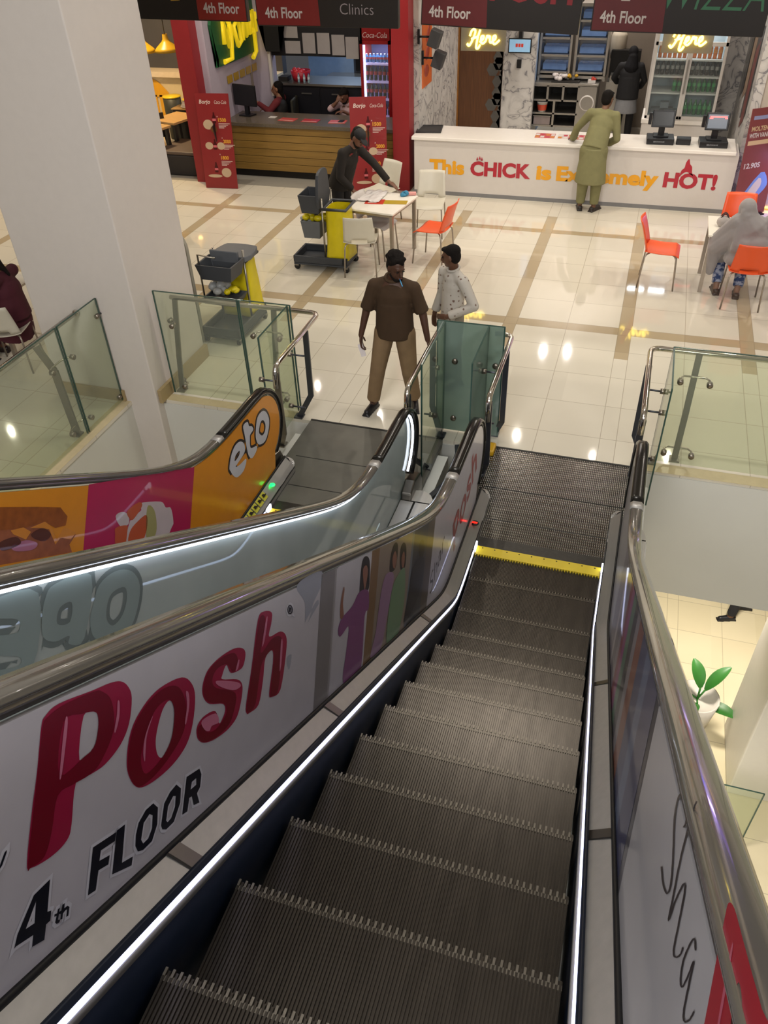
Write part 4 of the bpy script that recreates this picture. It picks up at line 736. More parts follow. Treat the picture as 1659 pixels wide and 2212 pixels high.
mb=MB(); zz=lambda z:-.0075+(z-.76)*.05
def bt(txt,x0,x1,z,h,mi,dz=.0):
    vs,fs=text_mesh(txt,lambda u,v:(u,0,v),bold=.03); a=min(v.x for v in vs);b=max(v.x for v in vs); k=(x1-x0)/(b-a)
    add_vf(mb,([V((x0+(v.x-a)*k,zz(z+v.z*h/.7),z+v.z*h/.7+dz*(v.x-a)*k)) for v in vs],fs),mi)
bt('MOLTEN LAVA',.05,.55,1.21,.06,0); bt('WITH VANILLA DIP',.03,.57,1.12,.06,1); bt('12.90S',.05,.33,.70,.07,1)
for (x0,x1,z0,z1,mi) in ((.03,.57,1.02,1.08,0),(.05,.57,1.36,1.41,2),): quad(mb,[(x0,zz(z0),z0),(x1,zz(z0),z0),(x1,zz(z1),z1),(x0,zz(z1),z1)],mi)
for poly,mi in (([(.08,.24),(.38,.62),(.52,.5),(.5,.36),(.18,.12)],3),([(.16,.28),(.36,.54),(.42,.42),(.22,.18)],1)): add_vf(mb,curve_mesh([smooth_closed(poly,3)],lambda u,v,mi=mi:(u,zz(v)-.001*(1+(mi==1)),v)),mi)
mb.obj('lettering',[pm('b_tan','#cdb089'),pm('b_white','#c9c0bd'),pm('b_blue','#8d93b8'),pm('b_lightblue','#6f8fd0')],t); B('foot',(.05,-.12,0),(.55,.1,.02),M_bp,t)
# ================= red portals and the burger counter
M_red=mat('red_gloss','#8c2126',.4,noise=.04)
struct(B('column_red_right',(-4.08,13.45,0),(-3.80,13.75,4.05),M_red)); struct(B('column_red_left',(-7.70,13.2,0),(-7.40,13.45,4.05),M_red))
struct(B('trim_4',(-15,13.22,-.001),(-3.8,13.72,.004),mat('threshold_grey','#9b968c',.3,noise=.05)))
M_lil=mat('shop_wall_lilac','#b5aab8',.6,noise=.03); struct(B('wall_burger_side',(-7.42,13.45,0),(-7.28,16.2,4.05),M_lil)); struct(B('wall_burger_back',(-7.28,17.9,0),(-4.0,18.1,4.05),mat('kitchen_blue_b','#7f99bd',.5)))
struct(B('wall_burger_right',(-4.06,13.75,0),(-3.82,18.0,4.05),mat('wall_dark_red','#5a1a1c',.5)))
M_slat=mat('yellow_oak','#8a6a33',.45,noise=.22,nscale=5,stretch=(.5,4,8)); M_gran=mat('granite_brown','#5d5347',.25,noise=.5,nscale=90)
c=thing('burger_counter','long counter faced with yellow oak planks under a speckled granite top','counter',(0,0,0))
B('carcass',(-7.2,13.72,.12),(-4.1,14.35,.88),M_dark,c)
mb=MB()
for i in range(6): mb.b2((-7.2,13.67,.13+.122*i),(-4.1,13.72,.245+.122*i))
mb.obj('plank_front',M_slat,c,.003); B('kick_plate',(-7.2,13.74,0),(-4.1,14.3,.12),mat('kick_black','#1d1815',.5),c); B('worktop',(-7.25,13.62,.86),(-4.08,14.43,.92),M_gran,c,.006)
for i,(x,c_,l) in enumerate(((-6.15,'#c94f4a','pink leaflet first from the monitor on the granite counter'),(-5.72,'#b52a33','red leaflet second from the monitor on the granite counter'),(-5.22,'#d05a52','pale red leaflet in front of the man in the pink shirt'),(-4.82,'#c8262e','bright red leaflet nearest the red banner on the granite counter'))):
    t=thing('leaflet',l,'leaflet',(x,13.95,.92),.1*(i-1)); B('paper',(-.15,-.1,0),(.15,.1,.006),pm('leaf%d'%i,c_),t); mb=MB(); mb.b2((-.13,-.085,.006),(.13,-.05,.0068)); mb.obj('print_pattern',pm('leaf_print','#e0a59c'),t)
T_('phone',(-5.20,13.9,.927),(-5.12,14.03,.937),M_bp,'black phone lying on the pale red leaflet','phone')
t=thing('desktop_monitor','black desktop monitor at the near end of the granite counter','monitor',(-7.0,14.1,.92),-.25); mb=MB(); mb.box((0,0,.33),(.5,.04,.34)); mb.obj('casing',M_bp,t,.01); B('stand',(-.04,0,0),(.04,.05,.2),M_bp,t); B('base',(-.12,-.08,0),(.12,.12,.02),M_bp,t)
T_('receipt',(-6.55,14.0,.921),(-6.42,14.12,.925),M_cw,'small white slip of paper beside the monitor','paper')
# wall sign on the burger side wall
t=thing('wall_sign','green board with thick yellow script on the lilac shop wall','sign',(-7.27,14.6,1.75)); mb=MB(); mb.prism(smooth_closed([(-.85,.1),(-.8,.0),(.7,.0),(.85,.1),(.85,.85),(-.85,.85)],3),lambda u,v,t_:(.05*t_,u,v)); mb.obj('board',mat('sign_green','#1f5a33',.4),t)
mb=MB()
for i,st in enumerate(([(-.7,.05),(-.4,.05),(-.3,.5),(-.5,.75)],[(-.62,.3),(-.6,.7),(-.45,.25),(-.35,.6)],[(-.1,.2),(-.2,.5),(0,.6),(.05,.25),(-.1,.2)],[(.12,.25),(.2,.6),(.28,.3),(.36,.6)],[(.5,.6),(.42,.3),(.58,.3),(.6,.65),(.6,.0),(.45,-.08)],[(.72,.3),(.7,.6),(.8,.6),(.8,.3),(.72,.3)])):
    mb.tube([(.07,u,v) for u,v in st],.042,8)
mb.obj('script',mat('script_yellow','#e6c61e',.4,emit=.5,ecol='#e6c61e'),t)
mb=MB()
for i in range(5): mb.b2((.0,-.55+.26*i,-.32),(.01,-.36+.26*i,-.20))
mb.obj('tagline',pm('tag_yellow','#b89434'),t)
T_('picture_strip',(-7.275,15.0,1.0),(-7.265,15.08,1.42),pm('strip_grey','#8d8070'),'narrow framed picture on the lilac shop wall','picture')
# back units
bc=thing('back_cabinet','low black back cabinet behind the burger counter','cabinet',(0,0,0)); B('carcass',(-6.95,15.3,0),(-5.1,15.95,1.19),mat('cabinet_black','#17161a',.4),bc); B('worktop',(-6.98,15.26,1.19),(-5.08,15.98,1.225),M_ss,bc)
for i in range(2): d=B('door',(-6.93+.92*i,15.285,.1),(-6.05+.92*i,15.3,1.15),mat('cabinet_black_b','#1c1b20',.35),bc); B('handle',(-6.4+.6*i,15.265,1.05),(-6.2+.6*i,15.285,1.07),M_ss,d)
struct(B('wall_hatch_header',(-6.98,15.3,1.67),(-5.08,15.5,4.05),mat('header_black','#15141a',.5))); struct(B('wall_hatch_side',(-7.28,15.3,0),(-6.98,15.5,4.05),M_lil)); struct(B('trim_5',(-7.0,15.25,1.0),(-6.95,15.31,3.2),M_cw))
for i,(x,z,w_,h_) in enumerate(((-6.52,2.06,.27,.2),(-6.50,1.81,.30,.2),(-6.18,1.88,.24,.32),(-5.90,1.88,.24,.33),(-5.62,1.86,.24,.32),(-5.36,1.82,.24,.34))):
    T_('notice',(x-w_/2,15.28,z-h_/2),(x+w_/2,15.297,z+h_/2),pm('notice','#a29c9c'),'sheet %s on the black hatch header'%('hung above the rest of the paper notices' if i==0 else ('below the topmost paper notice' if i==1 else 'of paper in the row of notices, number %d along'%(i-1))),'notice','paper notices on the hatch header')
t=thing('hanging_shirt','black shirt hanging beside the hatch','shirt',(-6.86,15.24,1.75)); mb=MB(); mb.prism([(-.14,0),(.14,0),(.15,.5),(.24,.4),(.28,.5),(.12,.68),(-.12,.68),(-.26,.5),(-.22,.4),(-.14,.5)],lambda u,v,t_:(u,-.05+.05*t_,v)); mb.obj('cloth',mat('cloth_black','#141316',.8),t)
T_('kitchen_table',(-6.6,16.9,.0),(-5.2,17.5,1.0),M_ss,'stainless kitchen table seen through the hatch','table')
t=thing('kitchen_oven','dark oven standing in the kitchen behind the hatch','oven',(-5.6,17.55,1.0)); B('casing',(-.5,-.1,0),(.5,.3,.4),mat('oven_dark','#39404e',.4),t); B('door',(-.45,-.12,.05),(.3,-.1,.35),M_bp,t)
t=thing('basket','red plastic basket on the low back cabinet','basket',(-6.5,15.55,1.225)); mb=MB(); mb.lathe([(0,0),(.15,0),(.19,.17),(.18,.17),(.14,.01),(0,.01)],(0,0,0),16); mb.obj('tub',mat('basket_red','#b02030',.4),t); mb=MB(); crumple(mb,(0,0,.13),.12,6,seed=9); mb.obj('contents',mat('red_bags','#c8323c',.5),t)
T_('carton',(-6.9,15.4,1.225),(-6.72,15.6,1.30),M_dark,'dark folded bag left of the red basket','bag')
for i,x in enumerate((-6.47,-6.36,-6.27)): bottle('water',(x,15.36,1.225),'clear small bottle in front of the red basket','clear bottles before the red basket',.7)
# coke style fridge
f=thing('cola_fridge','tall red drinks fridge with a lit glass door behind the burger counter','fridge',(-4.80,15.2,0)); M_fr=mat('fridge_red','#8c1218',.35,noise=.04)
mb=MB(); mb.b2((-.28,-.3,.0),(.28,.3,.55)); mb.b2((-.28,.27,.5),(.28,.3,2.2)); mb.b2((-.28,-.27,.5),(-.25,.3,2.2)); mb.b2((.25,-.27,.5),(.28,.3,2.2)); mb.b2((-.28,-.27,1.98),(.28,.3,2.2)); mb.obj('cabinet',M_fr,f)
mb=MB(); mb.b2((-.28,-.32,.5),(-.23,-.28,2.0)); mb.b2((.23,-.32,.5),(.28,-.28,2.0)); mb.b2((-.28,-.32,1.95),(.28,-.28,2.0)); mb.b2((-.28,-.32,.5),(.28,-.28,.56)); d=mb.obj('door',M_fr,f); B('pane',(-.23,-.31,.56),(.23,-.305,1.95),MATS['fridge_glass'],d)
B('door_light',(-.23,-.29,.6),(-.20,-.27,1.93),mat('fridge_tube','#cfd6ff',.4,emit=6,ecol='#b9c2ff',noise=0),f); B('lining',(-.25,.25,.55),(.25,.27,1.98),mat('fridge_lining','#4a4f7a',.5),f)
mb=MB(); fit_text(mb,'Coca-Cola',-.22,.22,-.325,2.05,.08,0,.0,.3); mb.obj('header_lettering',pm('cola_white','#c9b9b9'),f)
mb=MB(); vs,fs=text_mesh('Coca-Cola',lambda u,v:(.2815,.08-v*.22,.75+u*.24),shear=.3); add_vf(mb,(vs,fs)); mb.obj('side_lettering',pm('cola_white','#c9b9b9'),f)
for i,z in enumerate((.78,1.06,1.34,1.62)):
    B('shelf',(-.25,-.26,z),(.25,.25,z+.035),mat('shelf_lilac','#b9a9c9',.4,emit=.25,ecol='#c9b0ff'),f)
area('cola_fridge_lamp',(-4.80,15.0,1.93),8,.3,(.8,.8,1),shape='RECTANGLE',sy=.1)
for z,kd,n,w_ in ((.815,'cola',6,'lowest'),(1.095,'cola',6,'second lowest'),(1.375,'cola',6,'second highest'),(1.655,'can',7,'top')):
    for i in range(n): bottle(kd,(-4.80-.2+.4*i/(n-1),15.0,z),('colourful can' if kd=='can' else 'cola bottle')+' on the %s lit shelf of the tall red fridge'%w_,'drinks on the %s shelf of the red fridge'%w_,1.05)
# standees of the burger shop
def combo_banner(loc,rz,label):
    t=thing('standee',label,'banner',loc,rz); t.scale=(1.18,1.18,1.18); M=pm('combo_red','#8a2a2c'); tl=-.10
    Rm=Euler((tl,0,0)); mb=MB(); mb.box((0,0,.63),(.50,.012,1.26),Rm); mb.obj('board',M,t)
    M3=Rm.to_matrix()
    def P(u,v,d=.0072): return V((0,0,.63))+M3@V((u,-d,v-.63))
    mb=MB()
    def tx(s,x0,x1,z,h,mi,shear=0,bold=.02):
        vs,fs=text_mesh(s,lambda u,v:(u,0,v),bold=bold,shear=shear); a=min(v.x for v in vs);b=max(v.x for v in vs)
        add_vf(mb,([P(x0+(v.x-a)*(x1-x0)/(b-a),z+v.z*h/.7) for v in vs],fs),mi)
    tx('Borjo',-.20,-.03,1.13,.05,0,.2); tx('Coca-Cola',.03,.21,1.13,.045,0,.3,.0)
    def disc(u,v,ru,rv,mi,d=.0075):
        q=[mb.b.verts.new(P(u+ru*math.cos(2*PI*k/18),v+rv*math.sin(2*PI*k/18),d)) for k in range(18)]; g=mb.b.faces.new(q); g.material_index=mi
    def bot(u,v,k=1.):
        pts=[(-.025,0),(.025,0),(.028,.07),(.012,.11),(.01,.14),(-.01,.14),(-.012,.11),(-.028,.07)]; q=[mb.b.verts.new(P(u+a*k,v+b*k,.008)) for a,b in pts]; g=mb.b.faces.new(q); g.material_index=2
        q=[mb.b.verts.new(P(u+a*k,v+b*k,.0085)) for a,b in ((-.026,.03),(.026,.03),(.026,.06),(-.026,.06))]; g=mb.b.faces.new(q); g.material_index=4
    def price(u,v,s):
        tx(s,u,u+.12,v,.045,3,0,.04); tx('x',u-.02,u,v+.06,.02,0)
        for i in range(4): q=[mb.b.verts.new(P(a,b)) for a,b in ((u,v-.03-.018*i),(u+.17-.03*i,v-.03-.018*i),(u+.17-.03*i,v-.022-.018*i),(u,v-.022-.018*i))]; g=mb.b.faces.new(q); g.material_index=0
    disc(-.10,.86,.075,.065,1); disc(-.02,.80,.05,.045,5,.008); bot(.0,.88); price(.06,.90,'1500')
    disc(-.12,.58,.06,.05,1); disc(.06,.58,.06,.05,1); bot(-.03,.53); price(.10,.62,'2000')
    disc(.10,.22,.075,.065,1); disc(-.08,.17,.11,.022,1); bot(-.05,.22); price(.04,.40,'1800')
    mb.obj('lettering',[pm('combo_white','#d8c4bd'),pm('combo_food','#c3aa8f'),pm('combo_cola','#4a1014'),pm('combo_yellow','#d99a3a'),pm('combo_label','#d06a72'),pm('combo_brown','#7a4a2c')],t)
    mb=MB(); mb.bar((0,.35,0),(0,.07,.9),.3,.012,up=(1,0,0)); mb.obj('rear_strut',M_bp,t); return t
combo_banner((-7.10,13.02,0),.10,'red meal-deal banner standing before the red portal at the counter end'); combo_banner((-4.42,13.2,0),.25,'red meal-deal banner behind the man wiping the table')
# ================= corner diner at the left
struct(B('wall_diner_back',(-15,16.9,1.05),(-7.45,17.1,4.05),mat('diner_dark','#4d4b4d',.5,noise=.1,nscale=2))); struct(B('wall_diner_low',(-15,16.6,0),(-7.45,16.9,1.0),mat('diner_cream','#d8c49a',.5,noise=.03)))
struct(B('trim_6',(-15,16.5,1.0),(-7.45,16.92,1.1),mat('diner_ledge','#e0cdb0',.4)))
struct(B('wall_diner_niche',(-9.55,16.585,.30),(-7.5,16.6,.85),mat('niche_olive','#6b5526',.5)))
t=thing('wall_graphic','yellow packet graphic of upright stripes on the cream diner wall','graphic',(-10.35,16.59,.0)); mb=MB(); mb.prism(smooth_closed([(-.3,.62),(.3,.62),(.28,.75),(.0,.95),(-.28,.75)],3),lambda u,v,k_:(u,-.01*k_,v))
for i in range(5): mb.b2((-.29+.13*i,-.01,.10),(-.22+.13*i,0,.64))
mb.b2((-.30,-.01,-.02),(.30,0,.12)); mb.obj('shape',pm('diner_yellow','#e0a21f'),t)
def pendant(x,y,z,label):
    t=thing('pendant_lamp',label,'lamp',(x,y,z),0,'yellow pendant lamps'); mb=MB(); mb.lathe([(.045,.28),(.055,.2),(.08,.16),(.2,.06),(.25,.0),(.235,.0),(.19,.05),(.07,.14)],(0,0,0),24); mb.obj('shade',mat('pendant_yellow','#b8921f',.35),t); mb=MB(); mb.tube([(0,0,.26),(0,0,4.05-z)],.008,6); mb.obj('cord',M_bp,t); mb=MB(); mb.ell((0,0,.06),.05); mb.obj('bulb',mat('bulb','#ffe0a0',.4,emit=8,ecol='#ffc870',noise=0),t)
    return t
pendant(-9.43,15.0,1.72,'yellow pendant lamp nearer the white column'); pendant(-8.95,15.05,1.74,'yellow pendant lamp nearer the red portal')
M_tw=mat('table_wood','#c19a62',.4,noise=.12,nscale=4,stretch=(1,6,1))
def wood_table(x,y,rz,lab):
    t=thing('wooden_table',lab,'table',(x,y,0),rz); mb=MB(); mb.b2((-.30,-.36,.71),(.30,.36,.75)); mb.obj('tabletop',M_tw,t,.005)
    for q in ((-.24,-.3),(.24,-.3),(-.24,.3),(.24,.3)): B('leg',(q[0]-.03,q[1]-.03,0),(q[0]+.03,q[1]+.03,.71),M_bp,t)
wood_table(-8.68,14.45,-.25,'wooden diner table next to the dark bench'); wood_table(-8.85,13.62,-.25,'wooden diner table half hidden by the white column')
t=thing('bench','dark upholstered bench beside the red portal','bench',(-8.05,13.75,0),0); mb=MB(); mb.b2((-.55,-.3,0),(.45,.55,.36)); mb.obj('base',mat('bench_dark','#2b2726',.6),t,.03); mb=MB(); mb.b2((-.55,-.3,.36),(.45,.55,.42)); mb.obj('cushion',mat('bench_brown','#5a4c42',.6),t,.02)
def stool(x,y,lab):
    t=thing('bin_stool',lab,'stool',(x,y,0)); mb=MB(); mb.lathe([(0,0),(.16,0),(.18,.5),(.18,.78),(0,.78)],(0,0,0),24); mb.obj('drum',mat('drum_dark','#3b3a30',.5),t); mb=MB(); mb.lathe([(0,.78),(.185,.78),(.185,.80),(0,.805)],(0,0,0),24); mb.obj('lid',mat('lid_yellow','#e0b81f',.4,emit=.15),t)
stool(-9.52,15.85,'dark drum with a yellow lid near the cream wall'); stool(-8.98,15.7,'dark drum with a yellow lid behind the stack of plates')
t=thing('plate_stack','stack of white plates on a dark tray stand','plates',(-8.75,15.1,.0)); B('stand',(-.25,-.15,0),(.25,.15,.76),M_bp,t); mb=MB(); 
for i in range(5): mb.lathe([(0,0),(.1,0),(.14-.012*i,.02),(.135-.012*i,.025),(0,.01)],(0,0,.78+.02*i),20)
mb.obj('plate',M_ct,t); mb=MB(); mb.b2((-.28,-.17,.76),(.28,.17,.78)); mb.obj('tray',M_tw,t)
t=thing('dark_chair','black diner chair at the wooden table by the column','chair',(-9.15,14.35,0),.8); B('seat',(-.2,-.2,.42),(.2,.2,.46),M_bp,t,.01); B('backrest',(-.2,-.22,.46),(.2,-.18,.85),M_bp,t,.01)
for q in ((-.17,-.17),(.17,-.17),(-.17,.17),(.17,.17)): mb=MB(); mb.tube([(q[0],q[1],.43),(q[0]*1.25,q[1]*1.25,0)],.02,8); mb.obj('leg',M_bp,t)
area('diner_lamp',(-9.6,14.6,3.8),150,.5,(1,.74,.42)); area('kitchen_lamp',(-6.,17.1,3.2),40,.5,(.7,.84,1)); area('chicken_kitchen_lamp',(-1.3,17.6,3.6),55,.4,(1,.93,.85)); area('chicken_front_lamp',(-1.5,15.9,4.0),34,.09,(1,.92,.84)); area('chicken_front_lamp',(-.99,16.0,4.0),34,.09,(1,.92,.84)); struct(B('wall_reflection_block',(-2.3,16.72,2.75),(-.2,16.8,4.05),M_cw))  # unseen header added to block the kitchen lamp's reflection on the floor
# ================= hanging direction boards
def board(x0,x1,zb,tilt,red_left,frac,main,label,mcol,col,slant=.05):
    t=thing('hanging_sign',label,'sign',((x0+x1)/2,10.,zb)); t.rotation_euler=(0,tilt,0); w_=(x1-x0); h=.95
    B('frame',(-w_/2,-.04,0),(w_/2,.04,h),mat('sign_black','#1b1512',.4,noise=.1),t,.006)
    a,b=(-w_/2+.012,-w_/2+w_*frac) if red_left else (w_/2-w_*frac,w_/2-.012)
    mb=MB(); s1,s0=(slant,0) if red_left else (0,0); quad(mb,[(a,-.0415,.012),(b+s1,-.0415,.012),(b,-.0415,h-.012),(a,-.0415,h-.012)]); mb.obj('red_panel',mat('sign_'+mcol[1:],mcol,.4,noise=.1),t)
    mb=MB(); cx=(a+b)/2-(.03 if red_left else 0); fit_text(mb,'4th Floor',cx-.235,cx+.235,-.043,.085,.105,0,.02)
    q=(cx,.30); add_vf(mb,curve_mesh([[(cx-.045,.28),(cx+.045,.28),(cx+.045,.55),(cx+.13,.55),(cx,.75),(cx-.13,.55),(cx-.045,.55)]],lambda u,v:(u,-.043,v)),0); mb.obj('direction_text',pm('sign_text','#b3aaa6'),t)
    mb=MB(); main(mb,(b+.06 if red_left else -w_/2+.06),(w_/2-.05 if red_left else a-.06)); mb.obj('shop_name',[col],t)
    mb=MB(); [mb.tube([(q,0,h),(q,0,h+.3)],.006,6) for q in(-w_*.4,w_*.4)]; mb.obj('suspension_rod',M_ss,t)
def m1(mb,a,b):
    w_=b-a
    for x,z in ((.22,.21),(.48,.27),(.76,.2)): mb.box((a+w_*x,-.043,z+.25),(.12,.004,.5),Euler((0,-.06 if x>.5 else .02,0)))
    mb.box((a+w_*.36,-.043,.74),(.45,.004,.1)); mb.box((a+w_*.63,-.043,.74),(.45,.004,.1))
board(-6.51,-4.78,2.965,.012,False,.37,m1,'hanging board with yellow bars, leftmost of the four boards','#7c2016',pm('sign_yellow','#b08a2c'))
board(-4.66,-2.93,2.915,.006,True,.43,lambda mb,a,b:(fit_text(mb,'SKIN AURA',a+.02,b-.08,-.043,.30,.17,0,-.01),fit_text(mb,'Clinics',(a+b)/2-.2,(a+b)/2+.2,-.043,.13,.11,0,-.01)),'hanging board naming a clinic, second of the four boards','#6e1a18',pm('sign_grey','#8f8588'))
board(-2.67,-.935,2.915,.045,True,.40,lambda mb,a,b:fit_text(mb,'POSH',a,b-.05,-.043,.28,.3,0,.03),'hanging board with dark red capitals, third of the four boards','#541a1c',pm('sign_dkred','#7a2a30'))
board(-.81,.905,2.90,.02,True,.40,lambda mb,a,b:fit_text(mb,'WIZZA',a-.05,b,-.043,.22,.3,0,-.01,.2),'hanging board with green script, rightmost of the four boards','#541a1c',pm('sign_green_t','#3c6a50'))
# ------------------------------------------------------------------ glass barriers round the escalator well
G_pane=thin_glass('barrier_glass','#f0f4ea',.07); G_fog=thin_glass('barrier_glass_smeared','#b4c7be',.52,.08,'#93a79c')
M_edgeg=mat('glass_edge','#2f4a42',.2,noise=.05); M_chrome=mat('polished_tube','#c9c3bb',.12,metal=1.,noise=.03); M_post=mat('flat_bar_post','#7e7a72',.35,metal=.85,noise=.06); M_postd=mat('flat_bar_post_dark','#55575e',.35,metal=.8,noise=.06); M_disc=mat('glass_clamp','#8d857b',.3,metal=.9,noise=.04)
def pane(root,p0,p1,h=1.17,m=None,z0=.02):
    p0=V(p0);p1=V(p1);d=(p1-p0).normalized(); mb=MB(); n=V((-d.y,d.x,0))*.006
    mb.bar((p0+p1)/2+V((0,0,z0)),(p0+p1)/2+V((0,0,h)),(p1-p0).length,.012,up=(-d.y,d.x,0)); o=mb.obj('glass_pane',m or G_pane,root)
    mb=MB()
    for q in (p0,p1): mb.box(q+V((0,0,(h+z0)/2)),(.013,.013,h-z0))
    mb.bar(p0+V((0,0,h)),p1+V((0,0,h)),.013,.006,up=(0,0,1)); mb.obj('polished_edge',M_edgeg,o); return o
def rail(root,pts,r=.024):
    # round the corners
    P=[V(p) for p in pts]; Q=[P[0]]
    for a,b,c in zip(P,P[1:],P[2:]):
        k=min(.09,(a-b).length*.45,(c-b).length*.45); u=b+(a-b).normalized()*k; w_=b+(c-b).normalized()*k
        for t in (0,.25,.5,.75,1): Q.append(u*(1-t)**2+b*2*t*(1-t)+w_*t*t)
    Q.append(P[-1]); mb=MB(); mb.tube(Q,r,12); return mb.obj('handrail_tube',M_chrome,root)
def post(root,top,foot,kink,m=None,w_=.055):
    """flat bar: straight down to the kink, then in to the foot"""
    mb=MB(); t=V(top);f=V(foot);k=V(kink); mb.bar(k,t,w_,.02,up=(0,1,0)); mb.bar(f,k+V((0,0,.01)),w_,.02,up=(0,1,0)); mb.box(f+V((0,0,.008)),(.09,.09,.016)); return mb.obj('post',m or M_post,root)
def clamp(root,pts,nrm):
    """bent arm with a round clamp at each end on the glass"""
    mb=MB(); mb.tube([V(p) for p in pts],.009,8); o=mb.obj('clamp_arm',M_chrome,root)
    for e in (pts[0],pts[-1]):
        mb=MB(); z=V(nrm).normalized(); x=z.orthogonal().normalized(); M=Matrix((x,z.cross(x),z)).transposed(); mb.lathe([(0,-.02),(.026,-.02),(.026,.02),(0,.02)],V(e),14,0,M); mb.obj('clamp_disc',M_disc,o)
def standoff(root,p0,p1):
    mb=MB(); mb.tube([p0,p1],.009,8); o=mb.obj('clamp_arm',M_postd,root); d=(V(p1)-V(p0)).normalized(); mb=MB(); x=d.orthogonal().normalized(); M=Matrix((x,d.cross(x),d)).transposed(); mb.lathe([(0,-.03),(.024,-.03),(.024,.01),(0,.01)],V(p1),12,0,M); mb.obj('clamp_disc',M_disc,o)
# right of the near escalator
g=thing('glass_barrier','glass barrier with steel rail on the near escalator\'s free side','barrier',(0,0,0))
pane(g,(.47,6.42,0),(1.95,6.42,0)); pane(g,(1.97,6.42,0),(4.2,6.42,0)); pane(g,(.47,5.72,0),(.47,6.40,0))
rail(g,[(4.2,6.74,.98),(.30,6.74,.98),(.30,5.62,.98),(.30,5.60,.80)]); post(g,(.30,5.62,.92),(.36,6.0,.0),(.305,5.72,.30),M_postd); post(g,(.30,6.42,.97),(.42,6.40,.0),(.30,6.42,.25),M_postd)
for y,z in ((6.35,.78),(6.0,.78),(5.8,.45)): standoff(g,(.31,y,z),(.46,y,z))
for xp in (.70,2.9):
    post(g,(xp+.01,6.72,.97),(xp-.01,6.50,0),(xp,6.58,.45))
    for z in (.85,.11): clamp(g,[(xp-.12,6.43,z),(xp-.12,6.50,z),(xp-.09,6.54,z),(xp+.09,6.54,z),(xp+.12,6.50,z),(xp+.12,6.43,z)],(0,1,0))
# left of the far escalator
g=thing('glass_barrier','glass barrier between the white column and the far escalator','barrier',(0,0,0))
pane(g,(-4.46,6.42,0),(-3.55,6.42,0)); pane(g,(-3.53,6.42,0),(-3.0,6.42,0)); pane(g,(-3.02,5.74,0),(-3.02,6.40,0))
rail(g,[(-4.46,6.70,.98),(-2.83,6.70,.98),(-2.83,5.60,.98),(-2.83,5.58,.78)]); post(g,(-2.83,5.62,.92),(-2.96,5.80,0),(-2.84,5.64,.25)); post(g,(-2.83,6.34,.97),(-2.98,6.32,0),(-2.84,6.345,.25),M_postd)
post(g,(-4.40,6.68,.97),(-4.42,6.5,0),(-4.41,6.56,.4)); post(g,(-3.30,6.68,.97),(-3.28,6.5,0),(-3.29,6.56,.4))
for xp in (-3.29,):
    for z in (.80,.12): clamp(g,[(xp-.14,6.43,z),(xp-.14,6.50,z),(xp-.1,6.54,z),(xp+.1,6.54,z),(xp+.14,6.50,z),(xp+.14,6.43,z)],(0,1,0))
clamp(g,[(-4.33,6.43,.80),(-4.33,6.5,.80),(-4.41,6.54,.80)],(0,1,0)); clamp(g,[(-4.33,6.43,.1),(-4.33,6.5,.1),(-4.41,6.54,.1)],(0,1,0))
for y,z in ((6.30,.72),(6.2,.2),(5.66,.80)): standoff(g,(-2.85,y,z),(-3.01,y,z))
# left run along the well
g=thing('glass_barrier','glass barrier running from the white column along the well at far left','barrier',(0,0,0))
pane(g,(-4.93,5.50,0),(-4.93,6.13,0)); pane(g,(-4.93,3.2,0),(-4.93,5.47,0))
rail(g,[(-5.2,2.6,.99),(-5.2,6.12,.99)]); mb=MB(); mb.ell((-5.2,6.12,.99),.034); mb.obj('rail_end_cap',M_chrome,g)
for y in (5.45,3.4):
    post(g,(-5.19,y,.96),(-5.04,y,0),(-5.07,y,.72),None,.085)
    for z in (.80,.12): clamp(g,[(-4.95,y+.16,z),(-4.99,y+.15,z),(-5.02,y+.06,z),(-5.02,y-.08,z),(-4.99,y-.15,z),(-4.95,y-.16,z)],(1,0,0))
for z in (1.0,.08): standoff(g,(-4.93,6.16,z),(-4.93,6.08,z))
# enclosure between the two escalators
g=thing('glass_enclosure','greenish glass enclosure with steel rails between the two escalators','barrier',(0,0,0))
pane(g,(-1.57,6.45,0),(-.96,6.45,0),1.17,G_fog); pane(g,(-1.50,5.62,0),(-1.50,6.43,0),1.17,G_pane); pane(g,(-1.10,5.74,0),(-1.10,6.43,0),1.17,G_fog)
rail(g,[(-1.56,6.70,.98),(-1.60,6.68,.98),(-1.60,5.52,.98),(-1.60,5.50,.75)]); rail(g,[(-1.08,6.68,.98),(-.92,6.68,.98),(-.92,5.58,.98),(-.92,5.56,.75)])
post(g,(-1.60,5.54,.92),(-1.50,5.80,0),(-1.60,5.58,.25),M_postd); post(g,(-1.60,6.40,.97),(-1.5,6.35,0),(-1.60,6.40,.28),M_postd); post(g,(-.92,5.60,.92),(-1.0,5.85,0),(-.92,5.64,.25),M_postd); post(g,(-.92,6.40,.97),(-1.0,6.5,0),(-.92,6.42,.2),M_postd,.05)
for y,z in ((6.2,.85),(6.0,.45),(5.75,.2)): standoff(g,(-.93,y,z),(-1.09,y,z))
for y,z in ((6.25,.8),(6.05,.42),(5.7,.15)): standoff(g,(-1.59,y,z),(-1.51,y,z))
for x,z in ((-1.40,.78),(-1.40,.16),(-1.02,.78)): mb=MB(); Q=Matrix.Rotation(PI/2,3,'X'); mb.lathe([(0,-.02),(.028,-.02),(.028,.02),(0,.02)],(x,6.45,z),14,0,Q); mb.obj('clamp_disc',M_disc,g)
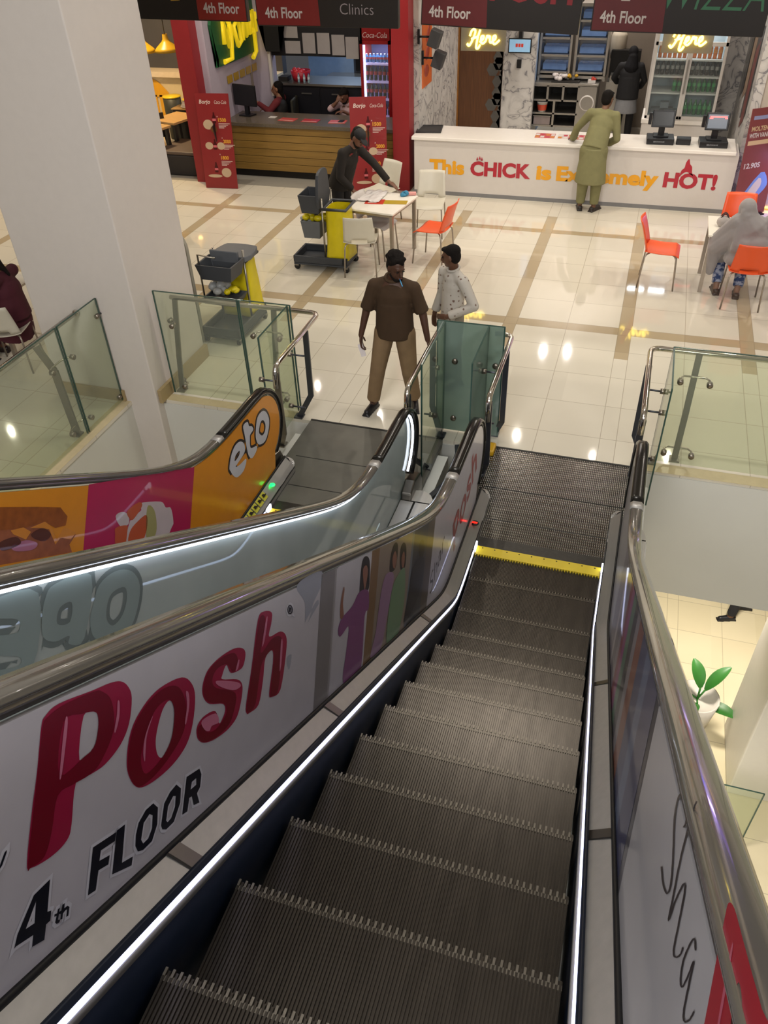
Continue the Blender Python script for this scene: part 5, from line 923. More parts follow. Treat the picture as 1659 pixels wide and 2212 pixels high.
# dark covers between the escalators
M_cover=mat('dark_glossy_cover','#232a2a',.12,noise=.15,nscale=3,coat=.6)
mb=MB(); mb.b2((-1.30,3.9,-.12),(-.98,6.27,-.02)); mb.prism([(3.9,-.12),(3.9,-.02),(-1.2,3.25),(-1.2,3.15)],lambda u,v,t:(-1.30+.32*t,u,v)); struct(mb.obj('trim_7',M_cover))
mb=MB(); mb.bar((-1.30,6.2,.01),(-1.02,5.2,.03),.05,.03); mb.bar((-1.02,6.25,.01),(-1.36,5.3,.03),.05,.03); tag(mb.obj('crossed_shadow_bars',mat('shadow_bar_dark','#1f2128',.5)),'dark crossed bars standing in for shadows between the two escalators','shadow_bars')  # bars coloured dark to imitate the X-shaped shadows on the cover
t=thing('wet_floor_sign','folded yellow wet floor sign leaning inside the enclosure rail','sign',(-1.0,6.62,0),.1); mb=MB(); mb.box((0,0,.31),(.06,.26,.62),Euler((0,.03,0))); mb.obj('front_leaf',mat('caution_yellow','#c79a1e',.4),t,.01); mb=MB(); mb.box((-.035,0,.3),(.02,.25,.6),Euler((0,-.06,0))); mb.obj('rear_leaf',MATS['caution_yellow'],t,.008)
t=thing('cone_base','low yellow block on the floor by the enclosure post','block',(-.98,6.2,0)); mb=MB(); mb.box((0,0,.03),(.09,.16,.06)); mb.obj('block',MATS['caution_yellow'],t,.015)
# rounded grey board behind the column
t=thing('display_board','grey board with a rounded top standing behind the white column','board',(-5.1,7.56,0)); mb=MB(); mb.prism([(-.5,0),(.40,0),(.40,1.12)]+[(.22+.18*math.cos(a),1.12+.22*math.sin(a)) for a in (.3,.6,.9,1.2,1.57)]+[(-.5,1.34)],lambda u,v,k:(u,.05*k,v)); mb.obj('board',mat('board_grey','#a39f92',.3,noise=.06,nscale=3),t,.006); B('foot',(-.4,-.1,0),(.38,.16,.03),M_post,t)
# ------------------------------------------------------------------ tables and chairs
M_tt=mat('table_white','#ece6da',.3,noise=.02); M_leg=mat('table_leg','#a79d92',.35,metal=.8,noise=.04)
def cafe_table(name_,label,x,y,rz,sx,sy):
    t=thing('cafe_table',label,'table',(x,y,0),rz,None); B('tabletop',(-sx/2,-sy/2,.715),(sx/2,sy/2,.74),M_tt,t,.004)
    B('apron',(-sx/2+.03,-sy/2+.03,.675),(sx/2-.03,sy/2-.03,.715),M_leg,t)
    for a,b in ((-1,-1),(1,-1),(-1,1),(1,1)): B('leg',(a*(sx/2-.045)-.022,b*(sy/2-.045)-.022,0),(a*(sx/2-.045)+.022,b*(sy/2-.045)+.022,.70),M_leg,t)
    return t
t1=cafe_table('t','white cafe table being wiped by the man in black',-3.40,10.67,-.16,.70,.82)
t2=cafe_table('t','white cafe table of the woman in the grey cloak',1.50,10.67,0,1.28,.70)
t3=cafe_table('t','white cafe table beside the person in maroon',-7.05,6.98,.05,.75,.7)
CH={}
def chair_parts(col):
    if col in CH: return CH[col]
    m=mat('chair_'+col[1:],col,.35,noise=.03); 
    def shell(fn,nu,nv,th):
        mb=MB(); G=[[[mb.b.verts.new(V(fn(i/nu,j/nv))+V(fn2)*0) for j in range(nv+1)] for i in range(nu+1)] for fn2 in ((0,0,0),)][0]
        for i in range(nu):
            for j in range(nv): f=mb.b.faces.new((G[i][j],G[i+1][j],G[i+1][j+1],G[i][j+1])); f.smooth=True
        me=mb.mesh('shell',m); o=bpy.data.objects.new('tmp',me); COL.objects.link(o); md=o.modifiers.new('s','SOLIDIFY'); md.thickness=th; md.offset=0; b_=o.modifiers.new('b','BEVEL'); b_.width=.004; b_.segments=2
        bake(o); me=o.data; bpy.data.objects.remove(o); return me
    seat=shell(lambda u,v:((u-.5)*(.44-.03*v*0),-.20+.42*v,.452+.03*(2*u-1)**2*(1-v*.5)-.012*math.sin(v*PI)-(.035*max(0,(v-.85)/.15)**2)),8,8,.012)
    def bk(u,v):
        w_=.43-.05*v; x=(u-.5)*w_; z=.47+.36*v; y=-.205-.085*v-.03*v*v+.035*(2*u-1)**2
        return (x,y,z)
    # back with a hand opening at its foot
    mb=MB(); nu,nv=12,8; G=[[mb.b.verts.new(V(bk(i/nu,j/nv))) for j in range(nv+1)] for i in range(nu+1)]
    for i in range(nu):
        for j in range(nv):
            if j==0 and 3<=i<=8: continue
            f=mb.b.faces.new((G[i][j],G[i+1][j],G[i+1][j+1],G[i][j+1])); f.smooth=True
    me=mb.mesh('shell',m); o=bpy.data.objects.new('tmp',me); COL.objects.link(o); md=o.modifiers.new('s','SOLIDIFY'); md.thickness=.012; md.offset=0; bake(o); back=o.data; bpy.data.objects.remove(o)
    legs=[]
    for sx in (-1,1):
        for sy in (-1,1):
            mb=MB(); x=.185*sx;y=.17*sy; mb.tube([(x*.8,y*.8,.443),(x*1.0,y*1.0,.435),(x*1.08,y*1.12,.40),(x*1.18,y*1.32,0)],.0105,8); legs.append(mb.mesh('leg',M_leg))
    CH[col]=(seat,back,legs); return CH[col]
def chair(label,x,y,rz,col,group=None):
    t=thing('cafe_chair',label,'chair',(x,y,0),rz,group); s,b,l=chair_parts(col)
    for n,me in (('seat',s),('backrest',b))+tuple(('leg',q) for q in l):
        o=bpy.data.objects.new(n,me); COL.objects.link(o); o.parent=t
    return t
WH='#ccc6b6'; OR='#e85a2c'
chair('white cafe chair with its back to the escalators, beside the yellow bag cart',-3.52,10.02,.22,WH,'chairs at the wiped table')
chair('white cafe chair pushed under the wiped table',-3.50,10.66,-PI/2-.16,'#c9c2bd','chairs at the wiped table')
chair('white cafe chair behind the wiped table, in front of the white counter',-2.98,11.62,PI+.12,WH,'chairs at the wiped table')
chair('white cafe chair behind the man in black, before the red banner',-3.86,12.02,PI-.5,WH,'chairs at the wiped table')
chair('orange cafe chair drawn up to the wiped table',-2.66,10.62,1.40,OR,'orange cafe chairs')
chair('orange cafe chair standing alone in the open floor',.36,10.52,-PI/2-.03,OR,'orange cafe chairs')
chair('orange cafe chair under the woman in the grey cloak',1.36,10.12,.02,OR,'orange cafe chairs')
chair('orange cafe chair across the table from the woman in the grey cloak',1.28,11.45,PI,OR,'orange cafe chairs')
chair('pale green cafe chair half hidden by the white column',-6.85,10.45,-.9,'#a5c23c')
chair('white chair under the person in maroon',-6.55,6.55,.35,WH)
# things on the wiped table
t=thing('table_cloth_sheet','crumpled pale plastic sheet at the left of the wiped table','sheet',(-3.60,10.88,.742)); mb=MB(); rnd=random.Random(2); n=9
G=[[mb.b.verts.new((-.16+.04*i,-.27+.06*j,.004+.022*rnd.random())) for j in range(n)] for i in range(n)]
for i in range(n-1):
    for j in range(n-1): mb.b.faces.new((G[i][j],G[i+1][j],G[i+1][j+1],G[i][j+1]))
mb.obj('film',mat('film_pale','#d9d3d0',.3,noise=.04),t)
t=thing('table_flyer','red and yellow flyer lying across the wiped table','flyer',(-3.36,10.66,.7415),.12); mb=MB(); mb.b2((-.28,-.09,0),(-.02,.10,.003)); mb.b2((-.02,-.07,0),(.30,.08,.0028),1); mb.b2((-.24,-.05,.003),(-.12,.06,.0036),2); mb.obj('paper',[pm('fly_red','#c8402e'),pm('fly_yellow','#b79c2c'),pm('fly_white','#e0d5cc')],t)
t=thing('cleaning_cloth','blue cloth under the fingers of the man in black','cloth',(-3.16,10.98,.742)); mb=MB(); crumple(mb,(0,0,.012),.075,7,seed=8); mb.obj('cloth',mat('cloth_blue','#3f86a8',.8),t)
t=thing('cleaning_sponge','pink sponge beside the blue cloth on the wiped table','sponge',(-3.08,11.03,.742),.3); mb=MB(); mb.box((0,0,.018),(.11,.07,.036)); mb.obj('sponge',mat('sponge_pink','#d99a94',.8),t,.008)
# ------------------------------------------------------------------ cleaning carts
M_cg=mat('cart_grey','#3a3d42',.5,noise=.06); M_cgl=mat('cart_grey_light','#5c5f63',.5,noise=.06); M_bag=mat('bag_yellow','#cdbb12',.35,noise=.12,nscale=5,bump=.6,bscale=9); M_pole=mat('cart_pole','#99948a',.3,metal=.9,noise=.03)
def bag_mesh(w0,d0,w1,d1,h,seed):
    rnd=random.Random(seed); mb=MB(); R=[]; n=20; L=9
    for j in range(L+1):
        t=j/L; ring=[]
        for i in range(n):
            a=2*PI*i/n; sq=lambda c:math.copysign(abs(c)**.55,c)
            w_=(w0+(w1-w0)*t**1.3);d_=(d0+(d1-d0)*t**1.3); k=1+.07*math.sin(5*a+seed+3*t)*t+rnd.uniform(-.02,.02)*t
            ring.append(mb.b.verts.new((sq(math.cos(a))*w_/2*k,sq(math.sin(a))*d_/2*k,h*(1-t)+ (0 if j<L else .0))))
        R.append(ring)
    for A,B_ in zip(R,R[1:]):
        for i in range(n): f=mb.b.faces.new((A[i],A[(i+1)%n],B_[(i+1)%n],B_[i])); f.smooth=True
    mb.b.faces.new(R[-1]); return mb
def bin_(root,c,w_,d_,h,m,name='bin'):
    x,y,z=c; mb=MB(); k=.82; o=[(-w_/2,-d_/2),(w_/2,-d_/2),(w_/2,d_/2),(-w_/2,d_/2)]
    b=[mb.b.verts.new((x+u*k,y+v*k,z)) for u,v in o];t=[mb.b.verts.new((x+u,y+v,z+h)) for u,v in o];ti=[mb.b.verts.new((x+u*.9,y+v*.9,z+h)) for u,v in o];bi=[mb.b.verts.new((x+u*.72,y+v*.72,z+.03)) for u,v in o]
    mb.b.faces.new(b[::-1]); mb.b.faces.new(bi)
    for i in range(4):
        j=(i+1)%4; mb.b.faces.new((b[i],b[j],t[j],t[i])); mb.b.faces.new((t[i],t[j],ti[j],ti[i])); mb.b.faces.new((ti[i],ti[j],bi[j],bi[i]))
    return mb.obj(name,m,root,.006)
def cart(label,loc,rz,lid_open,seed):
    """length along local x, bag at +x"""
    t=thing('cleaning_cart',label,'cart',loc,rz)
    mb=MB(); mb.b2((-.40,-.24,.07),(.38,.24,.10)); 
    for a,b in (((-.40,-.24,.10),(.38,-.21,.20)),((-.40,.21,.10),(.38,.24,.20)),((-.40,-.24,.10),(-.37,.24,.20)),((.30,-.24,.10),(.38,.24,.20))): mb.b2(a,b)
    mb.obj('base_tray',M_cg,t,.012)
    for x,y in ((-.36,-.21),(.36,-.21),(-.36,.21),(.36,.21)):
        mb=MB(); Q=Matrix.Rotation(PI/2,3,'X'); mb.lathe([(0,-.014),(.042,-.014),(.042,.014),(0,.014)],(x,y,.042),14,0,Q); mb.box((x,y,.07),(.05,.045,.03),None,1); mb.obj('caster',[M_bp,M_pole],t)
    for x,y in ((.06,-.19),(.06,.19)): mb=MB(); mb.tube([(x,y,.10),(x,y,.98)],.013,8); mb.obj('pole',M_pole,t)
    mb=bag_mesh(.30,.40,.36,.46,.66,seed); bo=mb.obj('refuse_bag',M_bag,t,loc=(.23,0,.16))
    mb=MB(); mb.tube([(.07,-.2,.84),(.39,-.2,.84),(.39,.2,.84),(.07,.2,.84)],.02,8,closed=True); mb.obj('bag_frame',M_cg,t)
    if lid_open:
        mb=MB(); mb.prism(smooth_closed([(-.2,.84),(.2,.84),(.2,1.15),(.12,1.28),(-.12,1.28),(-.2,1.15)],3),lambda u,v,k:(.035-.04*k,u,v)); mb.obj('lid',M_cg,t,.006)
        bin_(t,(-.12,0,.76),.30,.40,.24,M_cg); bin_(t,(-.13,.0,.42),.28,.36,.24,M_cgl)
        mb=MB(); crumple(mb,(-.10,0,.62),.14,8,seed=seed); mb.obj('bin_liner',M_bag,t); mb=MB(); crumple(mb,(-.2,-.02,.60),.11,6,seed=seed+1); mb.obj('clear_bag',mat('film_grey','#9a9c9c',.3,noise=.05),t)
    else:
        mb=MB(); mb.prism(smooth_closed([(.03,-.22),(.36,-.22),(.43,-.12),(.43,.12),(.36,.22),(.03,.22)],3),lambda u,v,k:(u,v,.85+.055*k)); mb.obj('lid',M_cgl,t,.012)
        bin_(t,(-.16,0,.74),.34,.46,.18,M_cg,'top_tray'); bin_(t,(-.16,0,.44),.32,.44,.08,M_cg,'middle_tray')
        B('divider',(-.02,-.16,.74),(.02,.20,.98),M_cgl,t,.01)
        mb=MB(); crumple(mb,(-.18,.1,.55),.14,8,seed=seed); mb.obj('clear_bag',mat('film_grey','#9a9c9c',.3,noise=.05),t); mb=MB(); crumple(mb,(-.16,-.1,.54),.10,9,seed=seed+1); mb.obj('bag_roll',M_bag,t)
        mb=MB(); mb.tube([(-.28,.2,.44),(-.28,.2,1.02),(-.28,-.02,1.0)],.011,8); mb.obj('side_bar',M_pole,t)
    return t
cart('cleaning cart with a raised lid and yellow bag beside the wiped table',(-4.08,10.12,0),.02,True,3)
cart('cleaning cart with a closed grey lid behind the glass barrier',(-4.46,7.98,0),PI/2-.02,False,5)
# plant on the lower level
t=thing('leafy_plant','broad-leaved green plant on the floor below','plant',(1.68,6.93,-4.2)); mb=MB(); mb.lathe([(0,0),(.2,0),(.26,.5),(.24,.5),(.2,.45),(0,.45)],(0,0,0),20); mb.obj('pot',mat('pot_white','#cfc9c0',.4),t)
def leaf(az,el,L,w_,base,root):
    mb=MB(); n=8; P=[]
    for i in range(n+1):
        s=i/n; d=V((math.cos(az)*math.cos(el-s*.9),math.sin(az)*math.cos(el-s*.9),math.sin(el-s*.9))); 
        c=base+V((math.cos(az)*L*s*math.cos(el-.4*s),math.sin(az)*L*s*math.cos(el-.4*s),L*s*math.sin(el-.4*s))); k=w_*math.sin(PI*min(1,s*.93+.05))**.7; sd=V((-math.sin(az),math.cos(az),0)); P.append([mb.b.verts.new(c+sd*k*q+V((0,0,abs(q)*k*.25))) for q in(-1,-.5,0,.5,1)])
    for A,B_ in zip(P,P[1:]):
        for j in range(4): f=mb.b.faces.new((A[j],A[j+1],B_[j+1],B_[j])); f.smooth=True
    mb.tube([V((0,0,.45)),base],.012,6); return mb.obj('leaf',mat('leaf_green','#2f6e28',.4,noise=.2,nscale=4),root)
M_l2=mat('leaf_green','#2f6e28',.4,noise=.25,nscale=4)
for az,el,L,w_,b in ((2.0,1.05,.36,.085,(.0,.03,.62)),(.75,1.0,.42,.075,(.06,.03,.60)),(-.3,.45,.42,.095,(.08,0,.36)),(3.3,.6,.4,.08,(-.08,0,.5)),(4.2,.6,.4,.08,(0,-.08,.45))): leaf(az,el,L,w_,V(b),t)
g=thing('glass_barrier','upright glass pane on the level below, beside the lower white column','barrier',(0,0,-4.2)); pane(g,(1.2,5.32,0),(2.2,5.32,0),1.1,None,.02)
# ------------------------------------------------------------------ people
def remeshed(name,build,m,parent,vox,smooth=4,fac=.5):
    mb=MB(); build(mb); me=mb.mesh(name,m); o=bpy.data.objects.new(name,me); COL.objects.link(o)
    r=o.modifiers.new('r','REMESH'); r.mode='VOXEL'; r.voxel_size=vox; r.use_smooth_shade=True
    s=o.modifiers.new('s','SMOOTH'); s.factor=fac; s.iterations=smooth
    bake(o)
    if not o.data.materials: o.data.materials.append(m)
    o.parent=parent; return o
def frame(z,x):
    z=V(z).normalized(); x=V(x); x=(x-z*x.dot(z)).normalized(); return Matrix((x,z.cross(x),z)).transposed()
def P3(*a): return V(a)
BASE=dict(pelvis=(0,0,.93),waist=(0,.0,1.08),chest=(0,.0,1.27),neck=(0,-.005,1.455),head=(0,.02,1.60),hf=(0,1,0),hu=(0,0,1),
  sl=(-.185,0,1.385),el=(-.235,-.02,1.12),wl=(-.245,.05,.87),hl=(-.05,.1,-1),pl=(1,0,0),
  sr=(.185,0,1.385),er=(.235,-.02,1.12),wr=(.245,.05,.87),hr=(.05,.1,-1),pr=(-1,0,0),
  tl=(-.095,0,.90),kl=(-.105,.02,.49),al=(-.11,-.02,.085),fl=(-.1,1,0),tr=(.095,0,.90),kr=(.105,.02,.49),ar=(.11,-.02,.085),fr=(.1,1,0),curl=.35,k=1.)
M_eye=mat('eye_dark','#16100d',.2); M_lip=mat('lip','#6e3a34',.5)
def person(label,loc,rz,J,skin,hair,top,pants,shoes,vox=.008,group=None,extra=None):
    J={**BASE,**J}; G={k:(V(v) if isinstance(v,tuple) else v) for k,v in J.items()}; k=G['k']; fat=J.get('fat',1.)
    t=thing('person',label,'person',loc,rz,group)
    if k!=1: t.scale=(k,k,k)
    M_s=mat('skin_'+skin[1:],skin,.5,noise=.06,nscale=15); side=(G['sr']-G['sl']).normalized()
    hf=G['hf'].normalized(); hu=G['hu'].normalized(); hx_=hf.cross(hu).normalized(); hu=hx_.cross(hf); HM=Matrix((hx_,hf,hu)).transposed(); H=G['head']
    hp=lambda x,y,z:H+HM@V((x,y,z))
    up=(G['neck']-G['pelvis']).normalized(); TM=frame(up,side)
    low=G['pelvis']
    def body(mb):
        mb.ell(low,(.155*fat,.105*fat,.12),TM); mb.ell(G['waist'],(.135*fat,.095*fat,.16),TM); mb.ell(G['chest'],(.16*fat,.105*fat,.19),TM)
        mb.capsule(G['sl'],.055,G['sr'],.055); mb.capsule(G['neck'],.058,hp(0,-.015,-.06),.05)
        mb.ell(hp(0,-.012,.025),(.074,.094,.098),HM); mb.ell(hp(0,.012,-.03),(.062,.075,.085),HM); mb.ell(hp(0,.045,-.075),(.036,.038,.034),HM)
        mb.capsule(hp(0,.088,.02),.010,hp(0,.108,-.022),.015,8); mb.ell(hp(0,.09,-.05),(.025,.012,.010),HM); mb.capsule(hp(-.035,.082,.035),.010,hp(.035,.082,.035),.010,8)
        for s in(-1,1): mb.ell(hp(s*.076,-.01,-.005),(.010,.020,.032),HM)
        for s,S_,E_,W_,D_,N_ in((-1,'sl','el','wl','hl','pl'),(1,'sr','er','wr','hr','pr')):
            mb.capsule(G[S_],.056*fat,G[E_],.041); mb.capsule(G[E_],.041,G[W_],.028)
            d=G[D_].normalized(); n=(G[N_]-d*G[N_].dot(d)).normalized(); w_=d.cross(n)   # across the palm
            if J.get('mirror_'+D_): w_=-w_
            w_=w_*(-s) if True else w_
            pc=G[W_]+d*.048; mb.ell(pc,(.040,.016,.055),Matrix((w_,n,d)).transposed())
            cu=J.get('curl_'+D_,G['curl'])
            for i,(o,L) in enumerate(((.030,.070),(.010,.080),(-.010,.075),(-.029,.058))):
                a=pc+w_*o+d*.042; dd=d*math.cos(cu)+n*math.sin(cu); b=a+dd*L*.5; de=d*math.cos(cu*2.4)+n*math.sin(cu*2.4); c=b+de*L*.5
                r=max(.0085,vox*1.05); mb.capsule(a-d*.02,r*1.1,b,r,8); mb.capsule(b,r,c,r*.9,8)
            a=pc+w_*.030-d*.02; b=a+(w_*.75+d*.6+n*.25).normalized()*.04; c=b+(w_*.25+d*.9+n*.3).normalized()*.034; mb.capsule(a,.013,b,.0115,8); mb.capsule(b,.0115,c,.0095,8)
        for T1,K_,A_,F_ in(('tl','kl','al','fl'),('tr','kr','ar','fr')):
            mb.capsule(G[T1],.085*fat,G[K_],.055); mb.capsule(G[K_],.052,G[K_]+(G[A_]-G[K_])*.35,.052); mb.capsule(G[K_]+(G[A_]-G[K_])*.35,.052,G[A_],.036)
            f=G[F_].normalized(); mb.capsule(G[A_]+V((0,0,-.035))-f*.03,.038,G[A_]+V((0,0,-.055))+f*.13,.028)
    b=remeshed('body',body,M_s,t,vox)
    mb=MB(); [mb.ell(hp(s*.031,.083,.014),(.013,.007,.0075),HM,10,6) for s in(-1,1)]; mb.obj('eyes',M_eye,t); mb=MB(); mb.ell(hp(0,.098,-.05),(.022,.006,.006),HM,10,6); mb.obj('mouth',M_lip,t)
    # hair
    hk=hair.get('kind','short'); M_h=mat('hair_'+hair['c'][1:],hair['c'],hair.get('rough',.85),spec=.2,noise=.25,nscale=60,bump=.5,bscale=90)
    def hairb(mb):
        if hk in('short','curly','cap','long'):
            mb.ell(hp(0,-.034,.060),(.083,.096,.076),HM); mb.ell(hp(0,-.050,.01),(.080,.072,.095),HM)
            if hk=='curly':
                rnd=random.Random(3)
                for i in range(40):
                    a=rnd.uniform(0,2*PI);e=rnd.uniform(.1,1.4); mb.ell(hp(.082*math.cos(a)*math.cos(e),-.034+.092*math.sin(a)*math.cos(e),.065+.078*math.sin(e)),.021,None,8,5)
                mb.ell(hp(0,.03,.112),(.055,.035,.022),HM)
            if hk=='short': mb.ell(hp(0,.05,.095),(.055,.04,.022),HM)
            if hk=='long': mb.ell(hp(0,-.075,-.04),(.055,.04,.10),HM); mb.capsule(hp(.0,-.095,-.08),.03,hp(.01,-.10,-.2),.02)
        if hk=='scarf':
            mb.ell(hp(0,-.018,.03),(.094,.112,.108),HM); mb.ell(hp(0,-.03,-.07),(.09,.10,.09),HM); mb.capsule(hp(0,-.03,-.08),.095,G['chest']+V((0,-.03,.10)),.14)
    if hk!='none':
        ho=remeshed('headscarf' if hk=='scarf' else 'hair',hairb,M_h,t,.011,3)
    if hk=='cap':
        def capb(mb): mb.ell(hp(0,-.012,.065),(.088,.105,.075),HM); mb.ell(hp(0,.105,.05),(.065,.075,.012),HM@Euler((-.25,0,0)).to_matrix())
        remeshed('cap',capb,mat('cap_black','#151417',.7,noise=.1),t,.008,3)
    if hair.get('beard'): remeshed('beard',lambda mb:(mb.ell(hp(0,.045,-.085),(.045,.045,.032),HM),mb.capsule(hp(-.06,.01,-.05),.014,hp(-.03,.06,-.09),.016),mb.capsule(hp(.06,.01,-.05),.014,hp(.03,.06,-.09),.016)),M_h,t,.008,3)
    # trousers
    if pants:
        M_p=pants.get('m') or mat('cloth_'+pants['c'][1:],pants['c'],.85,noise=.12,nscale=9,bump=.35,bscale=14)
        wd=pants.get('w',1.)
        def pb(mb):
            mb.ell(low,(.172*fat,.125*fat,.135),TM)
            for T1,K_,A_ in(('tl','kl','al'),('tr','kr','ar')):
                e=G[K_]+(G[A_]-G[K_])*pants.get('len',.93); mb.capsule(G[T1],.100*fat*wd,G[K_],.074*wd); mb.ell(G[K_],.074*wd); mb.cone(G[K_],.074*wd,e,.064*wd*pants.get('hem',1.))
        remeshed('trousers',pb,M_p,t,.012,3)
    for A_,F_ in(('al','fl'),('ar','fr')):
        f=G[F_].normalized(); a=G[A_]; M_sh=mat('shoe_'+shoes[1:],shoes,.4,noise=.1)
        def sb(mb): mb.capsule(a+V((0,0,-.045))-f*.04,.043,a+V((0,0,-.053))+f*.14,.036); mb.box(a+V((0,0,-.077))+f*.05,(.085,.27,.018),frame((0,0,1),V((f.y,-f.x,0))))
        so=remeshed('shoe',sb,M_sh,t,.009,2)
    if top:
        M_t=top.get('m') or mat('cloth_'+top['c'][1:],top['c'],.85,noise=.12,nscale=9,bump=.4,bscale=12)
        sl=top.get('sleeve',1.); ex=top.get('fat',1.)*fat; hem=top.get('hem')
        def tb(mb):
            mb.ell(G['waist'],(.158*ex,.118*ex,.17),TM); mb.ell(G['chest']-up*.02,(.172*ex,.125*ex,.165),TM); mb.capsule(G['sl']+(G['sr']-G['sl'])*.12,.062,G['sr']+(G['sl']-G['sr'])*.12,.062); mb.capsule(G['chest']+up*.1,.11,G['neck']+up*-.03,.066); [mb.capsule(G['neck']+up*-.02,.055,G[q],.058) for q in('sl','sr')]
            if hem: mb.cone(G['waist']+up*.12,.160*ex,low,.180*ex,22,0,(1,.78),side); mb.cone(low+up*.02,.178*ex,V(hem),top.get('hemr',.21),22,0,(1,.78),side)
            else: mb.cone(G['waist']+up*.12,.166*ex,low-up*top.get('tail',.02),.186*ex,20,0,(1,.76),side)
            for S_,E_,W_ in(('sl','el','wl'),('sr','er','wr')):
                if sl<=1: e=G[S_]+(G[E_]-G[S_])*sl; mid=G[S_]+(e-G[S_])*.5; mb.capsule(G[S_],.060*ex,mid,.062*ex); mb.cone(mid,.060*ex,e,.064*top.get('sw',1.))
                else:
                    e=G[E_]+(G[W_]-G[E_])*(sl-1); mb.capsule(G[S_],.070,G[E_],.056); mb.cone(G[E_],.056,e,.044*top.get('sw',1.)); mb.ell(G[E_],.056)
        remeshed(top.get('name','shirt'),tb,M_t,t,.011,7)
    if extra: extra(t,G,hp,HM)
    return t
BLACKC='#1a1817'
# --- man in brown at the foot of the escalators
def slip(t,G,hp,HM): mb=MB(); w_=G['wr']; mb.box(w_+V((-.01,.03,-.15)),(.05,.008,.13),Euler((.2,.3,.2))); mb.obj('paper_slip',mat('slip_white','#d9cfcd',.6),t)
def toothbrush(t,G,hp,HM):
    mb=MB(); mb.tube([hp(.01,.10,-.048),hp(.03,.20,-.05)],.005,6); mb.obj('blue_stick',mat('stick_blue','#4f9fd0',.4),t)
    c_=mat('cloth_collar','#43301d',.85,noise=.1); mb=MB(); n=G['neck']; mb.tube([n+V((.075*math.cos(a),.07*math.sin(a)+.01,.012-.02*math.sin(a))) for a in [2*PI*i/16 for i in range(16)]],.016,8,closed=True); mb.obj('collar',c_,t); slip2=slip(t,G,hp,HM)
person('man in a brown shirt and beige trousers standing with legs apart below the escalators',(-2.06,6.72,0),PI+.04,dict(head=(-.04,.045,1.545),hf=(-.62,.72,-.28),neck=(0,.0,1.43),
   sl=(-.195,0,1.345),el=(-.28,.0,1.09),wl=(-.34,.05,.85),hl=(-.30,.15,-1),sr=(.195,0,1.345),er=(.28,.0,1.08),wr=(.33,.06,.84),hr=(0,.1,-1),
   tl=(-.10,0,.88),kl=(-.15,.03,.47),al=(-.17,-.10,.085),fl=(-.3,1,0),tr=(.10,0,.88),kr=(.17,.06,.48),ar=(.24,.05,.085),fr=(.2,1,0),k=.985),
   '#4b3022',dict(c='#17120f',kind='curly',beard=True),dict(c='#3d2b19',sleeve=.92,name='shirt',tail=.09,sw=1.12,fat=1.06),dict(c='#80684b',w=1.08),'#1d1c20',.007,None,toothbrush)
def spots():
    m=mat('printed_shirt','#a9a298',.8,noise=.05,bump=.3,bscale=14); N,L,b=nodes(m); tc=N.new('ShaderNodeTexCoord'); vo=N.new('ShaderNodeTexVoronoi'); vo.inputs['Scale'].default_value=17; L.new(tc.outputs['Object'],vo.inputs['Vector'])
    nz=N.new('ShaderNodeTexNoise'); nz.inputs['Scale'].default_value=30; L.new(tc.outputs['Object'],nz.inputs['Vector']); a=N.new('ShaderNodeMath'); a.operation='ADD'; L.new(vo.outputs['Distance'],a.inputs[0]); ml=N.new('ShaderNodeMath'); ml.operation='MULTIPLY'; ml.inputs[1].default_value=.5; L.new(nz.outputs['Fac'],ml.inputs[0]); L.new(ml.outputs[0],a.inputs[1])
    cr=N.new('ShaderNodeValToRGB'); e=cr.color_ramp.elements; e[0].position=.40; e[0].color=hx('#6b5347'); e[1].position=.50; e[1].color=hx('#b5aea4'); L.new(a.outputs[0],cr.inputs[0]); L.new(cr.outputs[0],b.inputs['Base Color']); return m
def boyx(t,G,hp,HM):
    mb=MB(); n=G['neck']; mb.tube([n+V((.07*math.cos(a),.065*math.sin(a)+.01,.012-.02*math.sin(a))) for a in [2*PI*i/16 for i in range(16)]],.014,8,closed=True); mb.obj('collar',mat('collar_pale','#b5aea4',.8),t)
person('boy in a pale spotted shirt facing the man in brown',(-1.64,7.36,0),PI*.5+.85,dict(head=(.01,.04,1.60),hf=(.72,.62,-.2),el=(-.34,-.05,1.12),wl=(-.12,.17,.97),hl=(.8,.4,-.2),pl=(0,-1,0),er=(.22,.0,1.10),wr=(.22,.10,.87),hr=(0,.1,-1),sl=(-.18,0,1.37),sr=(.18,0,1.37),k=.875,fat=.88),
   '#5a3c2c',dict(c='#15110f',kind='short'),dict(m=spots(),sleeve=1.9,tail=.07,sw=1.2,fat=1.02),dict(c='#8f8678',w=.95),'#3a3433',.007,None,boyx)
